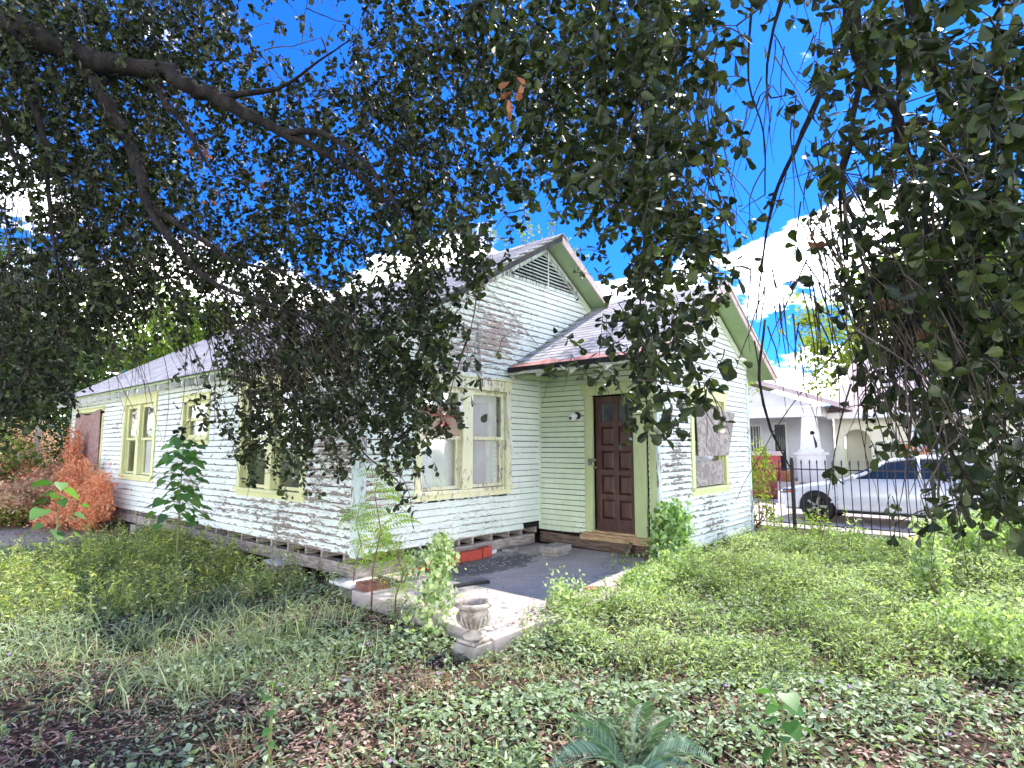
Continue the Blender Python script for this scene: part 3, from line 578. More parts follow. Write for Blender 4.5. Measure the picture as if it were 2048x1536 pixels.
def shingles(par, x_eave, x_ridge, zf, k, y0, y1, single, expo=.135, tw=.30):
    sg_ = 1 if x_ridge > x_eave else -1; Ls = math.hypot(x_ridge - x_eave, k * (x_ridge - x_eave)); nrm = np.array([-sg_ * k, 0, 1.]); nrm /= np.linalg.norm(nrm); up = np.array([sg_, 0, k]); up /= np.linalg.norm(up); al = np.cross(up, nrm)
    tm = tab_mesh(tw, expo); me_ = tm.mesh('shingle'); tv = np.array(tm.v); VV = []; FF = []; vals = []; tf = np.array(tm.f); cnt = 0
    for r in range(int(Ls / expo)):
        y = y0 + (tw / 2 if r % 2 else 0) + tw / 2 - (tw / 2 if r % 2 else 0) * 0
        first = True
        while y < y1:
            base = np.array([x_eave, 0, zf(x_eave)]) + up * (r * expo) + nrm * .004; base[1] = y + random.uniform(-.004, .004)
            if not single:
                jit = random.uniform(-.006, .006); VV.append(base + up * jit + tv[:, 0:1] * al + tv[:, 1:2] * up + tv[:, 2:3] * nrm); FF.append(tf + 8 * cnt); vals.append(random.random()); cnt += 1
            else:
                o = bpy.data.objects.new('shingle', me_); COL.objects.link(o); b_ = base + up * random.uniform(-.006, .006); a_ = random.uniform(-.012, .012); al2 = al * math.cos(a_) + up * math.sin(a_); up2 = np.cross(nrm, al2)
                o.matrix_world = Matrix(((al2[0], up2[0], nrm[0], b_[0]), (al2[1], up2[1], nrm[1], b_[1]), (al2[2], up2[2], nrm[2], b_[2]), (0, 0, 0, 1))); o.parent = par
            y += tw
    if not single: tag(link('shingle', raw_mesh('shingle', np.concatenate(VV), [np.concatenate(FF)], np.repeat(vals, 8)), M_SHING, par), kind='stuff')
    else: me_.materials.append(M_SHING)
shingles(rf, -.38, RX, mtop, KM, -.40, 12.75, False); shingles(rf2, 7.5, RX, mtop, KM, -.40, 12.75, False)
shingles(ef, 2.60, EX, etop, KE, -2.43, -.16, True); shingles(ef2, 7.68, EX, etop, KE, -2.43, 2.5, False)
for (zf, y0, y1, ex, n_) in ((mtop, -.42, 12.76, RX, 44), (etop, -2.45, 2.4, EX, 16)):
    caps = MB()
    for i in range(n_):
        ya = y0 + (y1 - y0) * i / n_; yb = ya + (y1 - y0) / n_ + .03; z = zf(ex)
        for sx in (-1, 1): caps.hexa([(ex, ya, z + .012), (ex + sx * .14, ya, z - .14 * KM + .012), (ex + sx * .14, yb, z - .14 * KM + .004), (ex, yb, z + .004), (ex, ya, z + .024), (ex + sx * .14, ya, z - .14 * KM + .022), (ex + sx * .14, yb, z - .14 * KM + .012), (ex, yb, z + .014)])
    tag(caps.build('ridge_caps', M_SHING, rf if ex == RX else ef), kind='stuff')
# rake fascias
def rake(par, x0, x1, zf, y, hgt, th, mat, name='fascia', drop=.02):
    mb = MB(); P = [(x0, zf(x0) - drop), (x1, zf(x1) - drop), (x1, zf(x1) - drop - hgt), (x0, zf(x0) - drop - hgt)]
    mb.add([(x, y, z) for x, z in P] + [(x, y - th, z) for x, z in P], [(0, 1, 2, 3), (7, 6, 5, 4), (0, 4, 5, 1), (1, 5, 6, 2), (2, 6, 7, 3), (3, 7, 4, 0)]); return mb.build(name, mat, par)
rake(house, -.36, RX - .005, mtop, -.382, .085, .02, M_BLACK); rake(house, RX + .005, 7.5, mtop, -.382, .13, .022, M_FASCIA)
rake(house, 2.62, EX - .002, etop, -2.423, .15, .024, M_FASCIA); rake(house, EX + .002, 7.66, etop, -2.423, .13, .024, M_FASCIA); rake(house, 2.62, EX - .002, etop, -2.450, .045, .02, M_FASCIA, 'rake_mould', .0); rake(house, EX + .002, 7.66, etop, -2.450, .045, .02, M_FASCIA, 'rake_mould', .0)
# soffit boards seen from below (right-hand slopes) and lookouts
for (xa, xb, zf, ya, yb) in ((RX + .03, 7.4, mtop, -.375, -.045), (EX + .03, 7.6, etop, -2.415, -2.10)):
    n_ = 11 if xa < 4 else 7
    for i in range(n_):
        p0 = xa + (xb - xa) * i / n_; p1 = xa + (xb - xa) * (i + 1) / n_ - .006; mb = MB(); d = .072
        mb.hexa([(p0, ya, zf(p0) - d - .012), (p1, ya, zf(p1) - d - .012), (p1, yb, zf(p1) - d - .012), (p0, yb, zf(p0) - d - .012), (p0, ya, zf(p0) - d), (p1, ya, zf(p1) - d), (p1, yb, zf(p1) - d), (p0, yb, zf(p0) - d)]); mb.build('soffit_board', M_SOFFIT, house)
# rafter tails
def tail(x0, x1, zf, y, mat):
    mb = MB(); d = .066
    P = [(x0, zf(x0) - d), (x1, zf(x1) - d), (x1, zf(x1) - d - .13), (x0 + .03, zf(x0 + .03) - d - .13), (x0, zf(x0) - d - .07)]
    n = len(P); mb.add([(x, y - .022, z) for x, z in P] + [(x, y + .022, z) for x, z in P], [tuple(range(n)), tuple(range(2 * n - 1, n - 1, -1))] + [(i, i + n, (i + 1) % n + n, (i + 1) % n) for i in range(n)]); mb.build('rafter_tail', mat, house)
for i in range(24): tail(-.39, .0, mtop, .12 + i * .53, M_TAIL)
for y in (-.06, -.55, -1.12, -1.70, -2.25): tail(2.66, 3.42, etop, y, M_TAIL)
mb = MB(); mb.bar((2.612, -2.44, etop(2.612) - .075), (2.612, -.04, etop(2.612) - .075), .02, .045); mb.build('eave_strip', M_TAIL, house)
# red metal edge and torn black tar edge on the porch eave
mb = MB(); k = 24
for i in range(k + 1):
    y = -2.44 + 2.38 * i / k; wv = .10 + .05 * math.sin(i * .8) + random.uniform(-.01, .01)
    mb.v += [(2.585, y, etop(2.585) + .02), (2.60 + wv, y, etop(2.60 + wv) + .024 + random.uniform(0, .006))]
for i in range(k): mb.f.append((2 * i, 2 * i + 1, 2 * i + 3, 2 * i + 2))
mb.build('metal_flashing', M_REDMETAL, ef)
mb = MB()
for i in range(k + 1):
    y = -2.44 + 2.38 * i / k; mb.v += [(2.575, y, etop(2.6) + .012), (2.575, y, etop(2.6) - .050 - random.uniform(0, .022)), (2.60, y, etop(2.6) - .05), (2.61, y, etop(2.6) + .012)]
for i in range(k): q = 4 * i; mb.f += [(q + j, q + (j + 1) % 4, q + 4 + (j + 1) % 4, q + 4 + j) for j in range(4)]
mb.f += [(0, 1, 2, 3), (4 * k + 3, 4 * k + 2, 4 * k + 1, 4 * k)]; mb.build('tar_edge', M_BLACK, ef)
# porch ceiling box at the inner corner
mb = MB(); mb.box((2.72, -.32, 2.70), (3.40, -.045, 2.74)); mb.build('corner_soffit', M_SOFFIT, house)
# remaining walls (far side and back) and floor deck
mb = MB(); mb.box((7.0, -2.0, .15), (7.1, 12.5, 2.9)); mb.build('far_wall', M_R, house)
mb = MB(); mb.box((.1, 12.38, .4), (7.0, 12.48, 2.9)); mb.add([(.1, 12.42, 2.9), (7, 12.42, 2.9), (RX, 12.42, 4.9), (.1, 12.48, 2.9), (7, 12.48, 2.9), (RX, 12.48, 4.9)], [(0, 1, 2), (5, 4, 3), (0, 3, 4, 1), (1, 4, 5, 2), (2, 5, 3, 0)]); mb.build('rear_wall', M_R, house)
mb = MB(); mb.box((.11, .11, .40), (6.98, 12.36, .44)); mb.box((3.56, -1.92, .40), (6.98, .10, .44)); mb.build('floor_deck', M_DARK, house)
# sill beams, joists, piers
def beam(a, b, w_, h, mat, name='sill_beam'): mb = MB(); mb.bar(a, b, w_, h); return mb.build(name, mat, house, bevel=.006)
beam((.05, -.02, .225), (.05, 3.6, .225), .12, .15, M_BEAM); beam((.05, 3.62, .235), (.05, 8.2, .235), .12, .15, M_BEAM); beam((.05, 8.22, .235), (.05, 12.4, .235), .12, .15, M_BEAM)
beam((-.01, .05, .215), (3.28, .05, .228), .12, .155, M_BEAM); beam((3.49, .0, .24), (3.49, -2.0, .20), .12, .16, M_BEAMD); beam((3.5, -1.98, .05), (7.1, -1.98, .06), .1, .1, M_BEAMD)
for i in range(28): y = .25 + i * .43 + random.uniform(-.04, .04); mb = MB(); mb.box((.0, y - .022, .301), (.6, y + .022, .399)); mb.build('floor_joist', M_BEAM, house)
for i in range(10): x = .32 + i * .33 + random.uniform(-.06, .06); mb = MB(); mb.box((x - .02, .012, .306), (x + .02, .5, .399)); mb.build('floor_joist', M_BEAM, house)
def pier(x, y, h=.13, s=.17, cap=False):
    mb = MB(); z = -.15
    while z < h - .01: z2 = min(z + .14, h); mb.box((x - s + random.uniform(-.01, .01), y - s, z), (x + s, y + s + random.uniform(-.01, .01), z2 - .004)); z = z2
    p = mb.build('pier', M_BLOCK, house, bevel=.006)
    if cap: mb = MB(); mb.box((x - s - .02, y - s - .02, h - .002), (x + s + .02, y + s + .02, h + .008)); mb.box((x - s - .024, y - s - .024, h - .03), (x - s - .02, y + s + .02, h + .006)); mb.box((x - s - .02, y - s - .028, h - .03), (x + s + .02, y - s - .024, h + .006)); mb.build('metal_cap', M_WHITE, p)
pier(.02, .02, .135, .19, True); pier(.06, 1.72, .14, .17, True); pier(.06, 3.45, .15, .15, True)
for y in (5.3, 7.2, 9.2, 11.2): pier(.08, y, .15)
pier(3.5, -1.3, .12, .12); pier(3.6, -1.95, .10, .14); pier(5.25, -1.95, .10, .16); pier(6.95, -1.95, .10, .15); pier(2.9, .12, .13, .12)
for (x, y) in ((3, 4), (5, 4), (3, 8), (5, 8)): pier(x, y, .38, .2)
mb = MB(); mb.bar((3.36, -1.60, .10), (3.47, -1.70, .38), .17, .05, (0, 1, 0)); mb.build('leaning_board', M_BEAMD, house)
# door
mb = MB(); WD.box(mb, .90, 1.02, 0, .05, .38, 2.41); WD.box(mb, 1.71, 1.90, 0, .048, .38, 2.41); WD.box(mb, .85, 1.93, 0, .055, 2.412, 2.57); WD.box(mb, .81, 1.96, 0, .085, 2.572, 2.60)
WD.box(mb, .99, 1.02, -.1, -.002, .4, 2.40); WD.box(mb, 1.71, 1.735, -.1, -.002, .4, 2.40); WD.box(mb, .88, .90, 0, .036, .40, 2.41)
mb.build('door_frame', M_TRIMG, house, bevel=.004)
mb = MB(); a0, a1, z0, z1 = 1.025, 1.705, .43, 2.395; cols = [(a0, a0 + .10), (a0 + .31, a0 + .39), (a1 - .09, a1)]; rows = [z0 + .19, .0]
rz = [z0, z0 + .17]; n_r = 5; ph = .275; gap = (z1 - z0 - .17 - .10 - n_r * ph) / (n_r - 1)
zs = [z0 + .17 + i * (ph + gap) for i in range(n_r)]
for c in cols: WD.box(mb, c[0], c[1], -.085, -.045, z0, z1)
for (p, q) in ((cols[0][1], cols[1][0]), (cols[1][1], cols[2][0])):
    WD.box(mb, p, q, -.084, -.046, z0, zs[0])
    for i in range(n_r): WD.box(mb, p, q, -.084, -.046, zs[i] + ph, zs[i + 1] if i < n_r - 1 else z1)
door = mb.build('front_door', M_DOOR, house, bevel=.004); door['label'] = 'dark red brown panelled front door'
for (p, q) in ((cols[0][1], cols[1][0]), (cols[1][1], cols[2][0])):
    for i in range(n_r):
        mb = MB(); z = zs[i]
        if i == n_r - 1: WD.box(mb, p, q, -.07, -.064, z, z + ph); mb.build('door_light', M_CARGLASS, door); continue
        A = [(p, z), (q, z), (q, z + ph), (p, z + ph)]; B = [(p + .035, z + .035), (q - .035, z + .035), (q - .035, z + ph - .035), (p + .035, z + ph - .035)]
        V = [WD.p(a, -.074, zz_) for a, zz_ in A] + [WD.p(a, -.054, zz_) for a, zz_ in B]; mb.add(V, [(4, 5, 6, 7)] + [(j, (j + 1) % 4, 4 + (j + 1) % 4, 4 + j) for j in range(4)]); mb.build('door_panel', M_DOOR, door)
mb = MB()
for (r0, off, dz) in ((.026, .03, .0), (.022, .02, -.0)): pass
mb.tube([WD.p(1.065, -.045, 1.34), WD.p(1.065, .0, 1.34)], .011, 8); mb.tube([WD.p(1.065, .0, 1.34), WD.p(1.065, .012, 1.34), WD.p(1.065, .032, 1.34), WD.p(1.065, .045, 1.34)], [.018, .03, .03, .012], 12); mb.build('door_knob', M_STEEL, door, smooth=True)
mb = MB(); WD.box(mb, .955, 1.10, .052, .058, 1.43, 1.47); t = np.linspace(0, math.pi, 8); mb.tube([WD.p(1.0 + .022 * math.cos(a), .072, 1.43 + .028 * math.sin(a)) for a in t], .005, 6); WD.box(mb, .972, 1.028, .060, .084, 1.37, 1.43); mb.build('padlock_and_hasp', M_STEEL, door)
mb = MB(); WD.box(mb, .86, 2.03, -.10, .10, .362, .395); WD.box(mb, 1.0, 1.74, -.11, .06, .397, .428); mb.build('threshold', M_RAW, house, bevel=.005)
mb = MB(); WD.box(mb, .80, 2.04, .0, .075, .29, .355); mb.build('threshold', M_RAW, house, bevel=.005)
# porch lamp: round lamp head on a small round plate
mb = MB(); c = WD.p(.76, .03, 2.12); mb.tube([c + np.array([.0, 0, 0]), c + np.array([-.025, 0, 0])], .055, 16); pl = mb.build('porch_lamp', M_BLACK, house)
mb = MB(); P = [c + np.array([-.02, .01, 0]), c + np.array([-.05, .02, -.01]), c + np.array([-.10, .035, -.03]), c + np.array([-.125, .042, -.04])]; mb.tube(P, [.028, .045, .058, .056], 16); mb.build('lamp_head', M_LAMPW, pl, smooth=True)
mb = MB(); mb.tube([P[-1], P[-1] + np.array([-.012, .004, -.004])], .022, 12); mb.build('lamp_socket', M_BLACK, pl)
# wires on the gable
mb = MB(); mb.tube([(1.93, -.05, 3.42), (1.95, -.06, 3.1), (1.99, -.055, 2.75), (2.02, -.07, 2.5)], .010, 6); mb.build('conduit', M_WIRE, house)
mb = MB(); mb.tube([WF.p(a, .05, z) for a, z in ((2.05, 4.02), (2.4, 3.85), (2.9, 3.55), (3.35, 3.28))], .006, 5); mb.build('wire', M_WIRE, house)
# curled paint flakes lifting off the boards
def flakes(Wl, par, n, a0, a1, z0, z1, spots, mat, smin=.012, smax=.05, ops=()):
    A = rng.uniform(a0, a1, n * 6); Z = rng.uniform(z0, z1, n * 6); d = np.zeros(n * 6)
    for (sa, sz, r) in spots: d += np.exp(-((A - sa) ** 2 + (Z - sz) ** 2 * 1.5) / r ** 2)
    k = rng.random(n * 6) < np.clip(d, .02, 1)
    for o in ops: k &= ~((A > o[0] - .03) & (A < o[1] + .03) & (Z > o[2] - .03) & (Z < o[3] + .05))
    A, Z = A[k][:n], Z[k][:n]; n = len(A); w_ = rng.uniform(smin, smax, n); h = rng.uniform(.006, .022, n); lift = rng.uniform(.004, .016, n); b0 = Wl.O + Wl.s * A[:, None] + np.array([0, 0, 1]) * Z[:, None] + Wl.n * (.0265 - .017 * (((Z - .40) / EXPO) % 1))[:, None]
    tl = rng.uniform(-.3, .3, n)[:, None]; S = Wl.s + np.array([0, 0, 1]) * tl; U = np.array([0, 0, 1]) - Wl.s * tl
    U = U * rng.choice([-1, 1], n)[:, None]
    V = np.stack([b0 - S * w_[:, None] / 2, b0 + S * w_[:, None] / 2, b0 + S * w_[:, None] * .42 + U * h[:, None] * .6 + Wl.n * lift[:, None] * .5, b0 - S * w_[:, None] * .46 + U * h[:, None] * .5 + Wl.n * lift[:, None] * .55,
        b0 + S * w_[:, None] * .3 + U * h[:, None] * .8 + Wl.n * lift[:, None] * 1.2, b0 - S * w_[:, None] * .35 + U * h[:, None] * .75 + Wl.n * lift[:, None] * 1.3], 1)
    b = (np.arange(n) * 6)[:, None]; tag(link('paint_flakes', raw_mesh('paint_flakes', V.reshape(-1, 3), [np.concatenate([b + [[0, 1, 2, 3]], b + [[3, 2, 4, 5]]])]), mat, par), kind='stuff')
flakes(WL, wl, 2600, .1, 7, .42, 2.8, [(.8, 1.0, .8), (2.4, .7, .8), (.4, 2.0, .8), (4.6, .9, .8)], M_FLAKE, ops=CASL)
flakes(WF, wf, 3600, .1, 3.38, .42, 4.3, [(2.2, 3.35, .6), (1.4, 3.1, .7), (1.9, .7, .7), (.3, 1.0, .5), (2.9, 3.4, .4)], M_FLAKE, .015, .09, ops=CASF)
flakes(WR, wr, 1200, .1, 3.6, .42, 2.6, [(.7, 1.4, .5), (2., .6, .8), (2.9, 1.5, .5)], M_FLAKE, .008, .03, ops=CASR)
# long loose strips on the window trim
for (a, z0_, z1_, x_) in ((2.60, 1.75, 2.42, .05), (2.67, 1.5, 1.8, .04), (1.60, 1.9, 2.38, .05), (.86, 2.0, 2.4, .04)):
    mb = MB(); k = 7
    for i in range(k + 1):
        u = i / k; z = z0_ + (z1_ - z0_) * u; w_ = .018 + .014 * math.sin(i * 1.9); d = .048 + x_ * (1 - u) ** 2 + .006 * math.sin(i * 2.)
        mb.v += [tuple(WF.p(a - w_ + .01 * math.sin(i), d, z)), tuple(WF.p(a + w_, d + .012, z))]
    for i in range(k): mb.f.append((2 * i, 2 * i + 1, 2 * i + 3, 2 * i + 2))
    mb.build('paint_strip', M_TAIL, wf)


# ------------------------------------------------------------------ PATIO SLAB AND WHAT LIES ON IT
mb = MB(); SLZ = .135
mb.hexa([(-.47, -2.56, -.12), (3.42, -2.56, -.12), (3.42, -.34, -.12), (-.28, -.34, -.12), (-.47, -2.56, SLZ), (3.42, -2.56, SLZ), (3.42, -.34, SLZ), (-.28, -.34, SLZ)]); mb.box((.35, -.34, -.12), (3.42, .14, SLZ)); sl_ = mb.build('concrete_patio', M_CONC, bevel=.012); tag(sl_, kind='structure')
def brick(loc, rz, size, mat, label, name='brick', cat='brick', group=None, rx=0., ry=0., holes=False, round_=.006):
    o = empty(name, loc); mb = MB(); a, b, c = size
    if not holes: mb.box((-a / 2, -b / 2, 0), (a / 2, b / 2, c))
    else:
        nx, ny = 5, 3; r = .37; us = [-a / 2]; vs = [-b / 2]
        for i in range(nx): w_ = a / nx; us += [-a / 2 + w_ * (i + .5 - r), -a / 2 + w_ * (i + .5 + r)]
        for i in range(ny): w_ = b / ny; vs += [-b / 2 + w_ * (i + .5 - r), -b / 2 + w_ * (i + .5 + r)]
        us.append(a / 2); vs.append(b / 2)
        for i in range(len(us) - 1):
            for j in range(len(vs) - 1):
                if i % 2 == 1 and j % 2 == 1: continue
                mb.box((us[i], vs[j], 0), (us[i + 1], vs[j + 1], c))
    COL.objects.unlink(o); bpy.data.objects.remove(o)
    me_ = mb.mesh(name); me_.materials.append(mat); o = bpy.data.objects.new(name, me_); COL.objects.link(o); o.location = loc; o.rotation_euler = (rx, ry, rz)
    if not holes: m = o.modifiers.new('b', 'BEVEL'); m.width = round_; m.segments = 2
    return tag(o, label, cat, group)
brick((1.99, -.155, SLZ + .002), .06, (.19, .10, .135), M_REDBRICK, 'red painted brick at the right end of the row under the beam', group='red bricks under the front beam')
brick((1.68, -.165, SLZ + .002), -.03, (.37, .10, .125), M_REDBRICK, 'long cracked red painted brick second from the right under the beam', group='red bricks under the front beam')
brick((1.36, -.18, SLZ + .002), .04, (.22, .10, .12), M_REDBRICK, 'red painted brick in the middle of the row under the beam', group='red bricks under the front beam')
brick((1.02, -.19, SLZ + .002), -.05, (.30, .10, .115), M_REDBRICK, 'red painted brick behind the vine at the slab', group='red bricks under the front beam')
brick((.66, -.20, SLZ + .002), .05, (.26, .10, .11), M_REDBRICK, 'red painted brick at the left end of the row behind the seedling', group='red bricks under the front beam')
brick((2.20, -.02, SLZ + .002), .1, (.24, .12, .05), M_WHITE, 'small white slab lying under the front beam', 'white_slab', 'slab')
brick((2.52, -.16, SLZ + .002), .25, (.26, .17, .055), M_BLOCK, 'small flat concrete block on the patio beside the red bricks', 'concrete_block', 'block', round_=.012)
brick((2.74, -.80, SLZ + .002), .12, (.34, .26, .045), M_BLOCK, 'broken concrete paver lying under the thicker block', 'concrete_paver', 'paver', round_=.01)
brick((2.76, -.79, SLZ + .049), .02, (.40, .28, .085), M_BLOCK, 'thick concrete block used as a step, laid on a broken paver', 'concrete_block', 'block', round_=.008)
brick((-.10, -.47, SLZ + .002), -.12, (.30, .21, .075), M_COREBRICK, 'dark cored clay brick with rows of holes at the slab corner', 'cored_brick', 'brick', holes=True)
# rubber strip, rusty plate, chips
mb = MB(); P = [(.50, -1.10), (.62, -1.12), (.76, -1.17), (.90, -1.235)]
for i, (x, y) in enumerate(P): mb.v += [(x - .02, y - .035, SLZ + .004), (x + .02, y + .035, SLZ + .004), (x + .02, y + .035, SLZ + .024), (x - .02, y - .035, SLZ + .024)]
for i in range(3): q = 4 * i; mb.f += [(q + j, q + (j + 1) % 4, q + 4 + (j + 1) % 4, q + 4 + j) for j in range(4)]
mb.f += [(0, 1, 2, 3), (15, 14, 13, 12)]; tag(mb.build('rubber_strip', M_BLACK, bevel=.004), 'black curved rubber strip lying on the concrete patio', 'strip')
c = ground(1186, 1180, SLZ); mb = MB(); mb.lathe([(.0, .006), (.05, .006), (.075, .012), (.085, .024), (.08, .026), (.06, .016), (0, .012)], (c[0], c[1], SLZ), 12); tag(mb.build('rusty_lid', M_RUST), 'small rusty round lid near the patio front edge', 'lid')
n = 210; X_ = np.concatenate([rng.normal(1.8, .55, n // 2), rng.uniform(-.3, 3.2, n - n // 2)]); Y_ = np.concatenate([-.55 + rng.normal(0, .22, n // 2), rng.uniform(-2.3, -.1, n - n // 2)]); k = (X_ > -.4) & (X_ < 3.3) & (Y_ < -.1) & (Y_ > -2.5)
P = np.stack([X_, Y_, np.full(n, SLZ + .003)], 1)[k]; tag(leaves_obj('paint_chips', P, rdir(len(P), 0, .05), np.tile([0, 0, 1.], (len(P), 1)), rng.uniform(.012, .055, len(P)), rng.uniform(.01, .03, len(P)), rng.random(len(P)), M_CHIP), kind='stuff')
# urn on its pedestal
ub = (-.60, -2.46); u_ = tag(empty('garden_urn', (ub[0], ub[1], 0)), 'weathered cast stone garden urn standing at the patio corner', 'urn')
mb = MB(); Z0 = .155
prof = [(.0, .0), (.082, .0), (.085, .018), (.070, .03), (.045, .042), (.038, .058), (.05, .07), (.075, .085), (.11, .115), (.125, .145), (.118, .175), (.112, .19), (.122, .20), (.148, .212), (.152, .226), (.140, .238), (.126, .240), (.116, .228), (.105, .20), (.10, .16), (.06, .12), (0, .11)]
mb.lathe([(r, z * 1.16) for r, z in prof], (ub[0], ub[1], Z0), 40); bw = mb.build('bowl', M_URN, u_, smooth=True)
mb = MB()
for i in range(20):
    t = 2 * math.pi * i / 20; P = [(ub[0] + r * math.cos(t), ub[1] + r * math.sin(t), Z0 + z * 1.16) for r, z in ((.055, .068), (.085, .083), (.116, .112), (.131, .143), (.125, .165))]; mb.tube(P, [.004, .011, .014, .012, .004], 5)
mb.build('fluting', M_URN, bw, smooth=True)
mb = MB(); mb.box((ub[0] - .095, ub[1] - .095, .125), (ub[0] + .095, ub[1] + .095, .154)); mb.build('plinth', M_URN, u_, bevel=.01)
mb = MB(); mb.box((ub[0] - .11, ub[1] - .11, -.08), (ub[0] + .11, ub[1] + .11, .124)); mb.build('pedestal', M_BLOCK, u_, bevel=.01)


# ------------------------------------------------------------------ IRON FENCE
FX = 8.2
fence = tag(empty('iron_fence', (FX, -3, 0)), 'black wrought iron picket fence with spear tips in front of the white car', 'fence')
mb = MB(); mb.bar((FX, .6, 1.215), (FX, -9.5, 1.215), .03, .022); mb.build('rail', M_IRON, fence)
mb = MB(); mb.bar((FX, .6, .18), (FX, -9.5, .18), .03, .022); mb.build('rail', M_IRON, fence)
def picket_mesh(post):
    mb = MB()
    if post: mb.box((-.03, -.03, 0), (.03, .03, 1.36)); mb.lathe([(.045, 1.36), (.045, 1.375), (.02, 1.385), (.034, 1.41), (.034, 1.43), (0, 1.455)], (0, 0, 0), 10)
    else: mb.box((-.008, -.008, .06), (.008, .008, 1.31)); mb.lathe([(.008, 1.31), (.02, 1.32), (.008, 1.335), (.019, 1.35), (.0, 1.41)], (0, 0, 0), 6)
    me_ = mb.mesh('post' if post else 'picket'); me_.materials.append(M_IRON); return me_
pm, qm = picket_mesh(False), picket_mesh(True); y = .5; posts = [-.35, -2.5, -4.72, -6.95, -9.15]
while y > -9.4:
    if all(abs(y - p) > .07 for p in posts):
        o = bpy.data.objects.new('picket', pm); COL.objects.link(o); o.location = (FX, y, 0); o.rotation_euler = (random.uniform(-.006, .006), random.uniform(-.006, .006), 0); o.parent = fence; o.matrix_parent_inverse = fence.matrix_basis.inverted()
    y -= .138
for p in posts:
    o = bpy.data.objects.new('post', qm); COL.objects.link(o); o.location = (FX, p, 0); o.parent = fence; o.matrix_parent_inverse = fence.matrix_basis.inverted()

